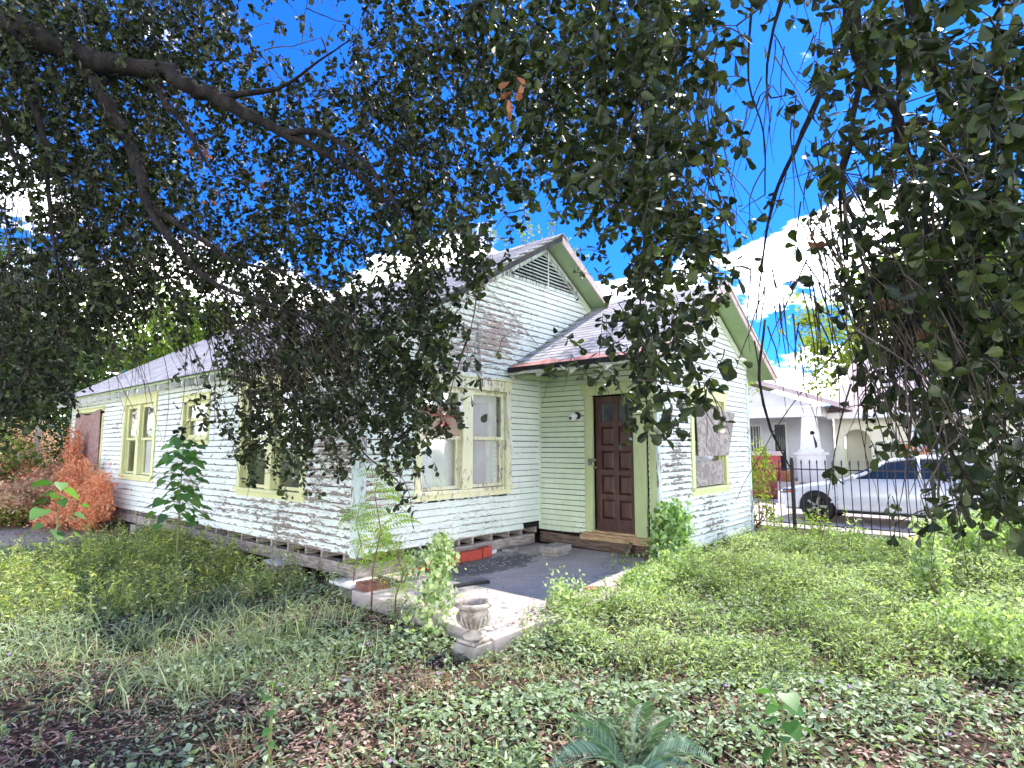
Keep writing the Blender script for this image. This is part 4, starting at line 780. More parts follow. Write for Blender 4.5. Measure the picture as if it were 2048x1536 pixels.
# ------------------------------------------------------------------ CARS
def lerp(t, tab): return float(np.interp(t, [a for a, b in tab], [b for a, b in tab]))
def make_car(label, loc, rz):
    root = empty('parked_car', (0, 0, 0)); Lc = 4.75; HW = .90; WH = (.86, 3.64); AR = .345
    hood = [(0, .50), (.04, .60), (.15, .68), (.5, .765), (1.0, .845), (1.5, .93), (2.2, .95), (3.4, .99), (4.0, 1.03), (4.5, 1.02), (4.68, .96), (4.75, .70)]
    wid = [(0, .62), (.06, .74), (.25, .84), (.6, .885), (1.2, .90), (3.6, .90), (4.3, .87), (4.65, .80), (4.75, .66)]
    def ring(t):
        w_ = lerp(t, wid); h = lerp(t, hood); b = .23 if .15 < t < 4.5 else .30
        pts = [(0, b), (w_ * .86, b), (w_ * .97, b + .06), (w_, .42), (w_, .58), (w_ * .985, max(.6, h - .14)), (w_ * .955, max(.62, h - .05)), (w_ * .87, h), (w_ * .45, h + .025), (0, h + .035)]
        out = []
        for i, (x, z) in enumerate(pts):
            if i in (1, 2, 3, 4):
                for c_ in WH:
                    d = AR * AR - (t - c_) ** 2
                    if d > 0: z = max(z, .335 + math.sqrt(d) * .98 - (.0 if i > 1 else .0))
            out.append((x, z))
        zc = [o_[1] for o_ in out]; 
        out = [(x, min(z, h)) for x, z in out]
        return [(-x, z) for x, z in out[::-1]] + out[1:]
    ts = sorted(set([round(v, 3) for v in list(np.arange(0, 4.751, .05)) + [4.75]])); V = []; n = None
    for t in ts:
        r = ring(t); n = len(r); V += [(x, t, z) for x, z in r]
    F = []
    for i in range(len(ts) - 1):
        for j in range(n): j2 = (j + 1) % n; F.append((i * n + j, i * n + j2, (i + 1) * n + j2, (i + 1) * n + j))
    F += [tuple(range(n)), tuple((len(ts) - 1) * n + j for j in range(n))[::-1]]
    mb = MB(); mb.add(V, F); body = mb.build('body', M_CARW, root, smooth=True); 
    mm = body.modifiers.new('w', 'EDGE_SPLIT'); mm.split_angle = R(38)
    roof = [(1.38, .92), (1.75, 1.14), (2.15, 1.34), (2.6, 1.42), (3.0, 1.43), (3.4, 1.38), (3.8, 1.22), (4.18, 1.03)]
    def gring(t, off=0.):
        h = lerp(t, roof) + off; b = lerp(t, hood) - .01; wb = lerp(t, wid) * .90; f = (h - b) / .45; wt = wb * (1 - .27 * min(1, f))
        o = [(wb + off, b), (wb * .5 + wt * .5 + .015 + off, b + (h - b) * .5), (wt + off, b + (h - b) * .88), (wt * .85, h - .01), (0, h + .012)]
        return [(-x, z) for x, z in o] + [(x, z) for x, z in o[:-1][::-1]]
    V = []; tt = np.arange(1.38, 4.19, .08)
    for t in tt: V += [(x, t, z) for x, z in gring(t)]
    n = 9; F = [(i * n + j, i * n + j + 1, (i + 1) * n + j + 1, (i + 1) * n + j) for i in range(len(tt) - 1) for j in range(n - 1)]
    mb = MB(); mb.add(V, F); mb.build('glasshouse', M_CARGLASS, root, smooth=True)
    V = []; tt = np.arange(2.1, 3.5, .1)
    for t in tt: V += [(x, t, z) for x, z in gring(t, .012)[2:7]]
    F = [(i * 5 + j, i * 5 + j + 1, (i + 1) * 5 + j + 1, (i + 1) * 5 + j) for i in range(len(tt) - 1) for j in range(4)]
    mb = MB(); mb.add(V, F); mb.build('roof', M_CARW, root, smooth=True)
    mb = MB()
    for s_ in (-1, 1):
        def pt(t, k_): q = gring(t, .010)[:5][k_]; return (s_ * -q[0] if False else s_ * abs(q[0]), t, q[1])
        for (ta, tb, w_) in ((1.42, 2.15, .07), (2.75, 2.72, .06), (3.95, 3.45, .16)):
            A = pt(ta, 0); B = pt((ta + tb) / 2, 1); C_ = pt(tb, 2); mb.tube([A, B, C_], w_ / 2, 6)
        ed = [pt(t, 2) for t in np.arange(2.1, 3.5, .1)]; mb.tube(ed, .022, 6); be = [pt(t, 0) for t in np.arange(1.45, 4.1, .1)]; mb.tube(be, .016, 6)
    mb.build('pillars', M_CARW, root, smooth=True)
    for s_ in (-1, 1):
        for c_ in WH:
            mb = MB(); x0, x1 = s_ * .66, s_ * .885; prof = [(.0, 0), (.20, 0), (.235, .0), (.30, .0), (.325, .02), (.33, .06), (.33, .16), (.325, .20), (.30, .22)]
            V = []; k = 28
            for r, d in [(.205, .205), (.225, .222), (.30, .225), (.325, .205), (.332, .17), (.332, .05), (.31, .0), (.0, .0)]:
                for j in range(k): a = 2 * math.pi * j / k; V.append((s_ * (.66 + d), c_ + r * math.cos(a), .335 + r * math.sin(a)))
            F = [(i * k + j, i * k + (j + 1) % k, (i + 1) * k + (j + 1) % k, (i + 1) * k + j) for i in range(7) for j in range(k)]
            mb.add(V, F); wh = mb.build('wheel', M_TYRE, root, smooth=True)
            mb = MB(); V = []; 
            for r, d in [(.205, .205), (.19, .17), (.05, .18), (.0, .185)]:
                for j in range(k): a = 2 * math.pi * j / k; V.append((s_ * (.66 + d), c_ + r * math.cos(a), .335 + r * math.sin(a)))
            F = [(i * k + j, i * k + (j + 1) % k, (i + 1) * k + (j + 1) % k, (i + 1) * k + j) for i in range(3) for j in range(k)]; mb.add(V, F); mb.build('rim', M_BLACK, wh, smooth=True)
            mb = MB()
            for q in range(5): a = 2 * math.pi * q / 5; mb.bar((s_ * .872, c_ + .03 * math.cos(a), .335 + .03 * math.sin(a)), (s_ * .872, c_ + .205 * math.cos(a), .335 + .205 * math.sin(a)), .05, .02, (1, 0, 0))
            mb.build('rim', M_RIM, wh)
            mb = MB(); V = [(s_ * .5, c_, .3)] + [(s_ * .64, c_ + .36 * math.cos(a), .335 + .36 * math.sin(a)) for a in np.linspace(0, 2 * math.pi, 24)]; mb.add(V, [(0, i, i + 1) for i in range(1, 24)]); mb.build('wheel_well', M_BLACK, root)
        mb = MB(); mb.tube([(s_ * .70, .10, .60), (s_ * .80, .22, .63), (s_ * .875, .42, .655)], [.045, .06, .025], 8); hl = mb.build('headlight', M_LENSC, root, smooth=True)
        mb = MB(); mb.tube([(s_ * .855, .30, .625), (s_ * .895, .46, .65)], [.03, .012], 6); mb.build('indicator', M_LENSR, hl)
        mb = MB(); mb.tube([(s_ * .60, 4.70, .82), (s_ * .80, 4.56, .84), (s_ * .885, 4.3, .86)], [.06, .06, .02], 8); mb.build('tail_light', M_LENSR, root, smooth=True)
        mb = MB(); mb.tube([(s_ * .86, 1.62, .93), (s_ * 1.0, 1.60, .98), (s_ * 1.02, 1.66, .985)], [.02, .06, .05], 8); mb.build('mirror', M_CARW, root, smooth=True)
        for t in (1.28, 2.74, 3.42):
            P = [(s_ * (.900 if z < .7 else .884), t + (.0 if t != 3.42 else -.12 * (z < .55)), z) for z in (.30, .55, .75, .86)]; mb = MB(); mb.tube(P, .0045, 4); mb.build('door_gap', M_BLACK, root)
        for t in (2.45, 3.28): mb = MB(); mb.bar((s_ * .905, t - .09, .80), (s_ * .905, t + .09, .80), .03, .024); mb.build('door_handle', M_CARW, root)
        mb = MB(); mb.bar((s_ * .902, 1.15, .44), (s_ * .902, 3.35, .44), .016, .03); mb.build('side_moulding', M_CARW, root); mb = MB(); mb.bar((s_ * .875, 1.22, .25), (s_ * .875, 3.28, .25), .06, .05); mb.build('sill_skirt', M_BLACK, root)
    root.location = loc; root.rotation_euler = (0, 0, rz)
    for c_ in root.children: c_.matrix_parent_inverse = Matrix.Identity(4)
    return tag(root, label, 'car')
car = make_car('silver white sedan parked behind the iron fence', (10.92, -1.60, .03), math.pi)
def copy_tree(o, parent=None):
    c = o.copy(); COL.objects.link(c)
    if parent is not None: c.parent = parent
    for ch in list(o.children): copy_tree(ch, c)
    return c
car2 = copy_tree(car); car2.location = (14.0, -4.9, .03); tag(car2, 'second white car farther off at the right edge behind the branches', 'car')

# ------------------------------------------------------------------ NEIGHBOURING HOUSES ACROSS THE STREET
def clap(par, x, y0, y1, z0, z1, mat, step=.16, face=-1, ops=()):
    z = z0
    while z < z1 - .02:
        segs = [(y0, y1)]
        for (p, q, a, b) in ops:
            if z + step > a + .03 and z < b - .03: segs = [t for (u, v) in segs for t in ((u, min(v, p)), (max(u, q), v)) if t[1] - t[0] > .04]
        for (u, v) in segs:
            zt = min(z + step, z1); mb = MB(); mb.hexa([(x - .03, u, z), (x + .02, u, z), (x + .02, v, z), (x - .03, v, z), (x - .008, u, zt), (x + .02, u, zt), (x + .02, v, zt), (x - .008, v, zt)]); mb.build('siding_board', mat, par)
        z += step
nb = tag(empty('neighbour_house', (18, 1, 0)), 'pale grey neighbouring house with a white columned front porch', 'house')
XN = 19.2
mb = MB(); mb.box((XN, -.95, 0), (XN + .2, 5.5, 3.1)); hw = mb.build('wall', M_GREYS, nb); OPN = [(.55, 1.05, .6, 2.55), (-.42, -.02, .9, 2.5), (1.45, 2.1, .95, 2.5)]
clap(hw, XN - .03, -.93, 5.4, .55, 3.0, M_GREYS, ops=OPN)
for (p, q, a, b), nm in zip(OPN, ('door', 'window', 'window')):
    mb = MB(); mb.box((XN - .05, p + .06, a + .05), (XN - .01, q - .06, b - .08)); w_ = mb.build(nm, M_CARGLASS, nb)
    mb = MB()
    for (u, v, s_, t_) in ((p, p + .06, a, b), (q - .06, q, a, b), (p + .061, q - .061, b - .08, b), (p + .061, q - .061, a, a + .05)): mb.box((XN - .09, u, s_), (XN - .005, v, t_))
    mb.build('frame', M_WHITE, w_)
    for i in range(5): yy = p + .06 + (q - p - .12) * (i + .5) / 5; mb = MB(); mb.box((XN - .08, yy - .012, a + .06), (XN - .06, yy + .012, b - .09)); mb.build('bar', M_IRON if nm == 'door' else M_WHITE, w_)
mb = MB(); mb.box((16.4, -1.5, .02), (XN, 4.5, .5)); mb.build('porch_floor', M_BLOCK, nb)
cy0 = -.78; mb = MB(); mb.box((16.5, cy0 - .36, .02), (17.2, cy0 + .36, 1.38)); pd = mb.build('pedestal', M_WHITE, nb, bevel=.01)
for i in range(8): mb = MB(); mb.box((16.485, cy0 - .34, .12 + i * .15), (16.499, cy0 + .34, .255 + i * .15)); mb.build('brick_course', M_WHITE, pd)
mb = MB(); mb.box((16.42, cy0 - .44, 1.381), (17.28, cy0 + .44, 1.47)); mb.box((16.55, cy0 - .32, 1.471), (17.15, cy0 + .32, 1.56)); mb.build('pedestal_cap', M_WHITE, nb, bevel=.01)
mb = MB(); a, b = .26, .19; mb.hexa([(16.85 - a, cy0 - a, 1.561), (16.85 + a, cy0 - a, 1.561), (16.85 + a, cy0 + a, 1.561), (16.85 - a, cy0 + a, 1.561), (16.85 - b, cy0 - b, 2.62), (16.85 + b, cy0 - b, 2.62), (16.85 + b, cy0 + b, 2.62), (16.85 - b, cy0 + b, 2.62)]); mb.build('column', M_WHITE, nb, bevel=.01)
mb = MB(); mb.box((16.6, -1.2, 2.621), (17.1, 4.6, 2.95)); mb.box((17.1, -1.15, 2.63), (XN - .1, -.95, 2.9)); mb.build('porch_beam', M_WHITE, nb)
mb = MB(); RP = [(-1.9, 2.82), (1.6, 4.1), (5.1, 2.82)]
for (p, q) in ((RP[0], RP[1]), (RP[2], RP[1])): mb.hexa([(16.1, p[0], p[1]), (22, p[0], p[1]), (22, q[0], q[1]), (16.1, q[0], q[1]), (16.1, p[0], p[1] + .16), (22, p[0], p[1] + .16), (22, q[0], q[1] + .16), (16.1, q[0], q[1] + .16)])
mb.build('roof', M_PINKR, nb)
mb = MB(); mb.add([(16.62, -1.1, 2.96), (16.62, 4.3, 2.96), (16.62, 1.6, 3.98), (16.7, -1.1, 2.96), (16.7, 4.3, 2.96), (16.7, 1.6, 3.98)], [(0, 1, 2), (5, 4, 3), (0, 3, 4, 1), (1, 4, 5, 2), (2, 5, 3, 0)]); mb.build('porch_gable', M_GREYS, nb)
nc = tag(empty('stucco_house', (18, -4, 0)), 'pale cream house with an arched opening and pinkish roof behind the cars', 'house')
XC = 18.3; a0, a1 = -2.25, -1.45; mb = MB(); k = 12; zc = 1.95
pts = [(-1.22, .02), (-1.22, 2.75), (a0 - .0, 2.75)]
mb.box((XC, a1, .02), (XC + .25, -1.2, 2.75)); mb.box((XC, -9.5, .02), (XC + .25, a0, 2.75))
arc = [(a0 + (a1 - a0) * i / k, zc + .28 * math.sin(math.pi * i / k) ** .7) for i in range(k + 1)]
for (p, q) in zip(arc[:-1], arc[1:]): mb.hexa([(XC, p[0], p[1]), (XC + .25, p[0], p[1]), (XC + .25, q[0], q[1]), (XC, q[0], q[1]), (XC, p[0], 2.75), (XC + .25, p[0], 2.75), (XC + .25, q[0], 2.75), (XC, q[0], 2.75)])
cw = mb.build('wall', M_YELS, nc); mb = MB(); mb.box((XC + 1.2, -3.2, .02), (XC + 1.3, -1.3, 2.7)); bk = mb.build('inner_wall', M_YELS, nc); clap(bk, XC + 1.17, -3.1, -1.35, .3, 2.6, M_YELS, .2)
for (p, q) in ((-4.15, -3.45), (-6.9, -6.1)):
    mb = MB(); mb.box((XC - .04, p, .95), (XC - .005, q, 2.25)); w_ = mb.build('window', M_BLUES, nc)
    for i in range(9): mb = MB(); mb.hexa([(XC - .07, p + .03, .98 + i * .14), (XC - .045, p + .03, .98 + i * .14), (XC - .045, q - .03, .98 + i * .14), (XC - .07, q - .03, .98 + i * .14), (XC - .052, p + .03, 1.11 + i * .14), (XC - .045, p + .03, 1.11 + i * .14), (XC - .045, q - .03, 1.11 + i * .14), (XC - .052, q - .03, 1.11 + i * .14)]); mb.build('slat', M_BLUES, w_)
    mb = MB(); mb.box((XC - .08, p - .1, .85), (XC - .002, p - .001, 2.35)); mb.box((XC - .08, q + .001, .85), (XC - .002, q + .1, 2.35)); mb.build('frame', M_WHITE, w_)
mb = MB(); mb.hexa([(17.6, -10, 2.62), (23, -10, 5.2), (23, -1.15, 5.2), (17.6, -1.15, 2.62), (17.6, -10, 2.76), (23, -10, 5.34), (23, -1.15, 5.34), (17.6, -1.15, 2.76)]); mb.build('roof', M_PINKR, nc)
mb = MB(); mb.box((17.56, -10, 2.56), (17.598, -1.15, 2.76)); mb.build('fascia', M_WHITE, nc)
mb = MB(); mb.box((15.7, -.05, .02), (16.1, 3.2, 1.36)); rw = tag(mb.build('red_wall', M_REDW, bevel=.02), 'low faded red wall beside the terracotta pot across the street', 'wall'); mb = MB(); mb.box((15.64, -.12, 1.361), (16.16, 3.25, 1.50)); mb.build('coping', M_FASCIA, rw)
mb = MB(); mb.box((15.3, -.62, .02), (15.95, -.13, .56)); tag(mb.build('low_step', M_PINKROAD, bevel=.01), 'pale stone step under the terracotta pot', 'step')
mb = MB(); mb.lathe([(0, 0), (.13, 0), (.19, .26), (.21, .27), (.21, .33), (.18, .33), (.17, .28), (0, .27)], (15.6, -.37, .562), 18); tag(mb.build('terracotta_pot', M_TERRA, smooth=True), 'terracotta flower pot standing on a step near the red wall', 'pot')
f2 = tag(empty('garden_fence', (17, -5, 0)), 'thin black garden fence before the cream house', 'fence')
mb = MB(); mb.bar((16.9, -2.6, 1.5), (16.9, -8.6, 1.5), .03, .03); mb.build('rail', M_IRON, f2)
p2 = MB(); p2.box((-.012, -.012, 0), (.012, .012, 1.72)); m2 = p2.mesh('picket'); m2.materials.append(M_IRON)
for i in range(30): o = bpy.data.objects.new('picket', m2); COL.objects.link(o); o.location = (16.9, -2.6 - i * .2, 0); o.parent = f2; o.matrix_parent_inverse = f2.matrix_basis.inverted()
P = np.array([16.6, -3.75, 1.55]) + rng.normal(size=(90, 3)) * [.15, .28, .12]; fl = leaves_obj('flower_bush', P, rdir(90), rdir(90), rng.uniform(.06, .11, 90), rng.uniform(.06, .1, 90), rng.random(90), M_ORFL); tag(fl, 'bush with orange flowers at the garden fence', 'flower bush')
P = np.array([16.6, -3.75, .8]) + rng.normal(size=(900, 3)) * [.2, .4, .38]; leaves_obj('foliage', P, rdir(900), rdir(900, .3), rng.uniform(.07, .13, 900), rng.uniform(.04, .07, 900), rng.random(900), L_FAR, fl)


# ------------------------------------------------------------------ BACKGROUND TREES AND SHRUBS
def colpos(px, d): r = ray(px, 893); p = CAM + r * d; return np.array([p[0], p[1], 0.])
def tree(name, label, base, h, cz, rad, n, size, mat, r0=.16, clumps=60, cs=.9, cat='tree', bark=None, group=None, nl=7):
    t = tag(empty(name, tuple(base)), label, cat, group); mb = MB(); base = np.array(base, float); top = base + [random.uniform(-.4, .4), random.uniform(-.4, .4), cz + rad[2] * .4]
    mid = (base + top) / 2 + [random.uniform(-.2, .2), random.uniform(-.2, .2), 0]; mb.tube([base - [0, 0, .2], mid * .5 + base * .5, mid, top * .6 + mid * .4, top], [r0, r0 * .85, r0 * .7, r0 * .45, r0 * .15], 9); mb.build('trunk', bark or M_BARK, t, smooth=True)
    mb = MB(); C = base + [0, 0, cz]
    for i in range(nl):
        e = C + unit(rng.normal(size=3)) * np.array(rad) * .75; s0 = mid + (top - mid) * random.uniform(0, .6); mb.tube([s0, (s0 + e) / 2 + [0, 0, .12 * rad[2]], e], [r0 * .4, r0 * .22, .01], 5)
    mb.build('limbs', bark or M_BARK, t, smooth=True)
    P, D, N, L, v = blob_leaves(C, rad, n, size, clumps, cs); P[:, 2] = np.maximum(P[:, 2], .1)
    tag(leaves_obj('crown', P, D, N, L, L * .75, v, mat, t), kind='stuff'); return t
G1 = 'trees beyond the house'
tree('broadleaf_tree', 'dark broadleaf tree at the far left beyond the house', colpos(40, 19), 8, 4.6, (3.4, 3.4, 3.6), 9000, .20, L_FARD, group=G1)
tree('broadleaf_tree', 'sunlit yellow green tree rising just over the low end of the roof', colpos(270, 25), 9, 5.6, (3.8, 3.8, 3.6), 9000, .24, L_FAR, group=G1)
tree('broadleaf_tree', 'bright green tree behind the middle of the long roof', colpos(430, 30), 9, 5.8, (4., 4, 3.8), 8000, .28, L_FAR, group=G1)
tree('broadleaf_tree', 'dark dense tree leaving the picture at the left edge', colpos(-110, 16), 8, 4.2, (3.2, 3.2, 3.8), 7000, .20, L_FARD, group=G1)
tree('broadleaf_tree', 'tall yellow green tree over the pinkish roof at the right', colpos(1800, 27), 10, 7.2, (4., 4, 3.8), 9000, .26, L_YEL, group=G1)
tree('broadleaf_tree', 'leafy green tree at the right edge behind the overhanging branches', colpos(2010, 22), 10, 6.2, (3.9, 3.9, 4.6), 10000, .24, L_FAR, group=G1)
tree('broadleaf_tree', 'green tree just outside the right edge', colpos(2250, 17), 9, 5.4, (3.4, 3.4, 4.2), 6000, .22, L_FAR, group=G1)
tree('broadleaf_tree', 'low bright tree between the cream house and the right edge', colpos(1915, 24), 6, 3.4, (2.6, 2.6, 2.2), 6000, .2, L_YEL, group=G1)
def shrub(name, label, base, rad, n, size, mat, stem=None, cat='shrub', clumps=30, cs=.5, T=OAK_T, zlow=.05, group=None, ns=9, wr=.7):
    t = tag(empty(name, (base[0], base[1], 0)), label, cat, group); b = np.array([base[0], base[1], 0.]); C = b + [0, 0, rad[2] * .95]
    mb = MB()
    for i in range(ns): e = C + unit(rng.normal(size=3)) * np.array(rad) * .8; mb.tube([b + rng.normal(size=3) * [.06, .06, 0], (b + e) / 2 + rng.normal(size=3) * .04, e], [.012 + rad[2] * .008, .008 + rad[2] * .004, .003], 4)
    mb.build('stems', stem or M_TWIG, t, smooth=True)
    P, D, N, L, v = blob_leaves(C, rad, n, size, clumps, cs); P[:, 2] = np.abs(P[:, 2] - zlow) + zlow
    tag(leaves_obj('foliage', P, D, N, L, L * wr, v, mat, t, T), kind='stuff'); return t
shrub('dark_shrub', 'dark green shrub at the far left behind the dried orange vines', colpos(40, 16.8), (1.6, 1.6, 1.4), 5200, .13, L_FARD, cs=.8)
shrub('dark_shrub', 'dark green shrub beside the far end of the house', colpos(118, 17.5), (1.1, 1.1, 1.3), 3400, .13, L_FARD, cs=.7)
shrub('dark_shrub', 'green shrub leaving the picture at the left edge', colpos(-60, 13.5), (1.3, 1.3, 1.1), 3600, .12, L_FAR, cs=.7)
# dried orange vines
L_ORPALE = leaf_mat('pale dried vine leaf', [(.42, .20, .13), (.62, .38, .26), (.50, .46, .26), (.76, .52, .40)], .3, .7, .2, (1.1, .85, .7))
def orange(label, pts, n, size=.055, mat=L_ORANGE):
    t = tag(empty('dried_vine', tuple(pts[0][0][:2]) + (0,)), label, 'dried vine'); PP = []
    tot = sum(p[2] for p in pts); mb = MB()
    for (c, rd, w_) in pts:
        P, D, N, L, v = blob_leaves(c, rd, int(n * w_ / tot), size, 26, .42); P[:, 2] = np.abs(P[:, 2] - .02) + .02; PP.append((P, D, N, L, v))
        for i in range(int(8 * w_)): a = np.array(c) + unit(rng.normal(size=3)) * np.array(rd) * .9; b_ = np.array([c[0] + random.uniform(-.2, .2), c[1] + random.uniform(-.4, .4), 0.]); mb.tube([b_, (a + b_) / 2 + rng.normal(size=3) * .12, a], [.009, .007, .003], 4)
    P, D, N, L, v = [np.concatenate([q[i] for q in PP]) for i in range(5)]; P[:, 0] = np.where((P[:, 0] > -.06) & (P[:, 1] < 12.6), -.06 - .1 * rng.random(len(P)), P[:, 0])
    mb.build('stems', M_ORSTEM, t); tag(leaves_obj('dried_leaves', P, D, N, L, L * .75, v, mat, t), kind='stuff')
orange('bright orange dried vine piled against the far end of the side wall', [((-.45, 8.6, .55), (.35, .9, .55), 2), ((-.5, 9.8, .65), (.4, 1., .65), 2.4), ((-.30, 10.9, 1.25), (.12, .30, .95), .8), ((-.30, 11.9, 1.0), (.12, .3, .8), .4), ((-.8, 11.6, .6), (.6, 1.1, .6), 2), ((-.7, 9.0, .25), (.6, 1.2, .25), 1.4)], 26000)
orange('paler dried vine over the brush at the left edge', [(tuple(at(25, 935, 14.5)), (.9, .9, .95), 2.2), (tuple(at(95, 975, 13.5)), (.7, .7, .5), 1.6), (tuple(at(-60, 950, 13.)), (1., .9, .9), 1.6), (tuple(at(40, 1000, 12.2)), (.8, .5, .4), 1.2)], 20000, .06, L_ORPALE)
shrub('green_brush', 'mixed green and straw coloured brush in front of the paler dried vine', tuple(at(50, 1020, 12.5)[:2]), (1.0, .9, .3), 3600, .06, L_YEL, cs=.45)
mb = MB(); mb.box((-.62, 13.1, 0), (-.5, 13.22, 2.35)); tag(mb.build('wooden_post', M_BEAM, bevel=.01), 'grey weathered wooden post beyond the far corner of the house', 'post')
# little tree and climber between the extension and the fence
t = tree('small_tree', 'thin small tree with reddish stem beside the right corner of the house', (8.35, -1.05, 0), 4.5, 3.35, (.75, .75, 1.25), 900, .075, L_YEL, .035, 26, .35, bark=M_RTWIG, nl=10)
shrub('climbing_weed', 'yellow green climbing weed at the right house corner by the fence', (7.75, -1.9), (.35, .4, .95), 1500, .07, L_YEL, M_RTWIG, 'weed', 26, .3)
# vine sprigs rising over the roof apex
t = tag(empty('roof_vine', (3.7, .3, 5.1)), 'pale yellow green vine sprigs rising over the gable apex', 'vine')
S = np.array([[3.2, .1, 5.0], [3.5, .2, 5.1], [3.7, .0, 5.1], [3.9, .1, 5.0], [4.1, .0, 4.85], [4.2, .1, 4.8], [3.0, .3, 4.95], [4.3, 0, 4.75], [4.0, .2, 4.9]]); D = unit(np.array([[-.5, 0, .7], [-.3, 0, 1], [.1, 0, .9], [.5, 0, .8], [.6, -.1, .9], [.2, 0, 1], [-.8, 0, .5], [.5, 0, .8], [-.4, 0, .8]]))
Pt = twigs(S, D, rng.uniform(.4, .75, len(S)), 7, .16, .12); twig_mesh('stems', Pt, .005, .002, M_GSTEM, t)
T_ = rng.random((len(S), 56)); P, Dt = along(Pt, T_); P = P.reshape(-1, 3); n = len(P); leaves_obj('leaves', P + rng.normal(size=(n, 3)) * .012, rdir(n), rdir(n, .3), rng.uniform(.045, .085, n), rng.uniform(.03, .05, n), rng.random(n), L_YEL, t)['kind'] = 'stuff'

# ------------------------------------------------------------------ GROUND COVER
def blocked(x, y, m=.0):
    house_ = ((x > -.05 - m) & (x < 7.15) & (y > -.02 - m) & (y < 12.6)) | ((x > 3.4 - m) & (x < 7.15 + m) & (y > -2.08 - m) & (y <= 0))
    slab_ = (x > -.5) & (x < 3.45) & (y > -2.6) & (y < -.3)
    return house_, slab_
def spread(n, dmin=2.2, dmax=16., pw=1.0):
    """points on the lawn, thinning with distance"""
    u = rng.random(n); e = 2 - pw; d = (dmin ** e + u * (dmax ** e - dmin ** e)) ** (1 / e); a = YAW + rng.uniform(-R(52), R(52), n)
    return CAM[0] + d * np.cos(a), CAM[1] + d * np.sin(a), d
def noise2(x, y, s, o=0.): return (np.sin(x * s + 1.7 * np.sin(y * s * .7 + o) + o) + np.sin(y * s * 1.3 + 1.3 * np.sin(x * s * .9 + 2 * o)) + .6 * np.sin((x + y) * s * 2.1 + o * 3)) / 2.6
def spots_(x, y, L_):
    d = np.zeros(len(x))
    for (px, py, r) in L_: g = ground(px, py); d = np.maximum(d, np.exp(-(((x - g[0]) ** 2 + (y - g[1]) ** 2) / r ** 2) ** 1.3))
    return d
BARE = [(a, b, r * .82) for a, b, r in [(560, 1420, .42), (640, 1500, .45), (700, 1440, .25), (480, 1500, .28), (640, 1180, .55), (540, 1200, .35), (600, 1240, .4), (780, 1245, .28), (1340, 1360, .30), (1420, 1430, .22), (830, 1380, .25), (700, 1330, .2), (1850, 1345, .35), (1960, 1380, .35), (1300, 1450, .2), (1180, 1420, .16), (560, 1340, .3), (1750, 1520, .18), (60, 1480, .3), (1480, 1400, .25), (1640, 1420, .2), (1120, 1500, .2)]]
GREYZ = [(120, 1350, 1.0), (250, 1450, .8), (100, 1500, .7), (300, 1300, .9), (430, 1420, .5)]
# litter
x, y, d = spread(120000, 2.2, 15., 1.3); h_, s_ = blocked(x, y); bare = spots_(x, y, BARE); k = ~h_ & ~s_ & (rng.random(len(x)) < .30 + .7 * bare) & (x < 8.1); x, y, d = x[k], y[k], d[k]; n = len(x)
P = np.stack([x, y, tz(x, y) + .006 + rng.random(n) * .015], 1); L = rng.uniform(.018, .046, n) * (1 + .05 * d)
tag(leaves_obj('leaf_litter', P, rdir(n, 0, .22), unit(np.stack([rng.normal(size=n) * .3, rng.normal(size=n) * .3, np.ones(n)], 1)), L, L * rng.uniform(.3, .62, n), np.clip(rng.random(n) * .8 + .2 * bare[k], 0, 1), L_LITTER), kind='stuff')
# creeping heart leaved vine over the foreground
x, y, d = spread(150000, 2.2, 13., 1.35); h_, s_ = blocked(x, y); bare = spots_(x, y, BARE); gz = spots_(x, y, GREYZ)
dens = np.clip(.74 + .75 * noise2(x, y, 2.1, .8) + .35 * noise2(x, y, 6.3, 2.), .04, 1) * (1 - .93 * bare)
ga, gb = ground(1000, 1400), ground(1300, 1160)
k0 = ~h_ & ~s_ & (rng.random(len(x)) < dens) & (x < 8.1)
kg = k0 & (rng.random(len(x)) < gz); kv = k0 & ~kg
n = kv.sum(); P = np.stack([x, y, tz(x, y)], 1)[kv]; hh = .02 + .09 * np.clip(noise2(P[:, 0], P[:, 1], 2.1, .8) + .4, .1, 1.3); P[:, 2] += hh * rng.random(n) ** .6; dd = d[kv]; L = rng.uniform(.012, .042, n) * (1 + .05 * dd)
tag(leaves_obj('ground_vine', P, rdir(n, -.1, .4), unit(np.stack([rng.normal(size=n) * .45, rng.normal(size=n) * .45, np.ones(n)], 1)), L, L * rng.uniform(.5, .95, n), np.clip(rng.random(n) * .7 + .3 * (noise2(P[:, 0], P[:, 1], 1.1) * .5 + .5), 0, 1), L_VINE, None, HEART_T), kind='stuff')
n = kg.sum(); P = np.stack([x, y, tz(x, y)], 1)[kg]; P[:, 2] += .05 * rng.random(n); L = rng.uniform(.015, .034, n)
tag(leaves_obj('low_grey_weeds', P, rdir(n, .1, .5), unit(np.stack([rng.normal(size=n) * .5, rng.normal(size=n) * .5, np.ones(n)], 1)), L, L * .6, rng.random(n), L_GREY, None, LANCE_T), kind='stuff')
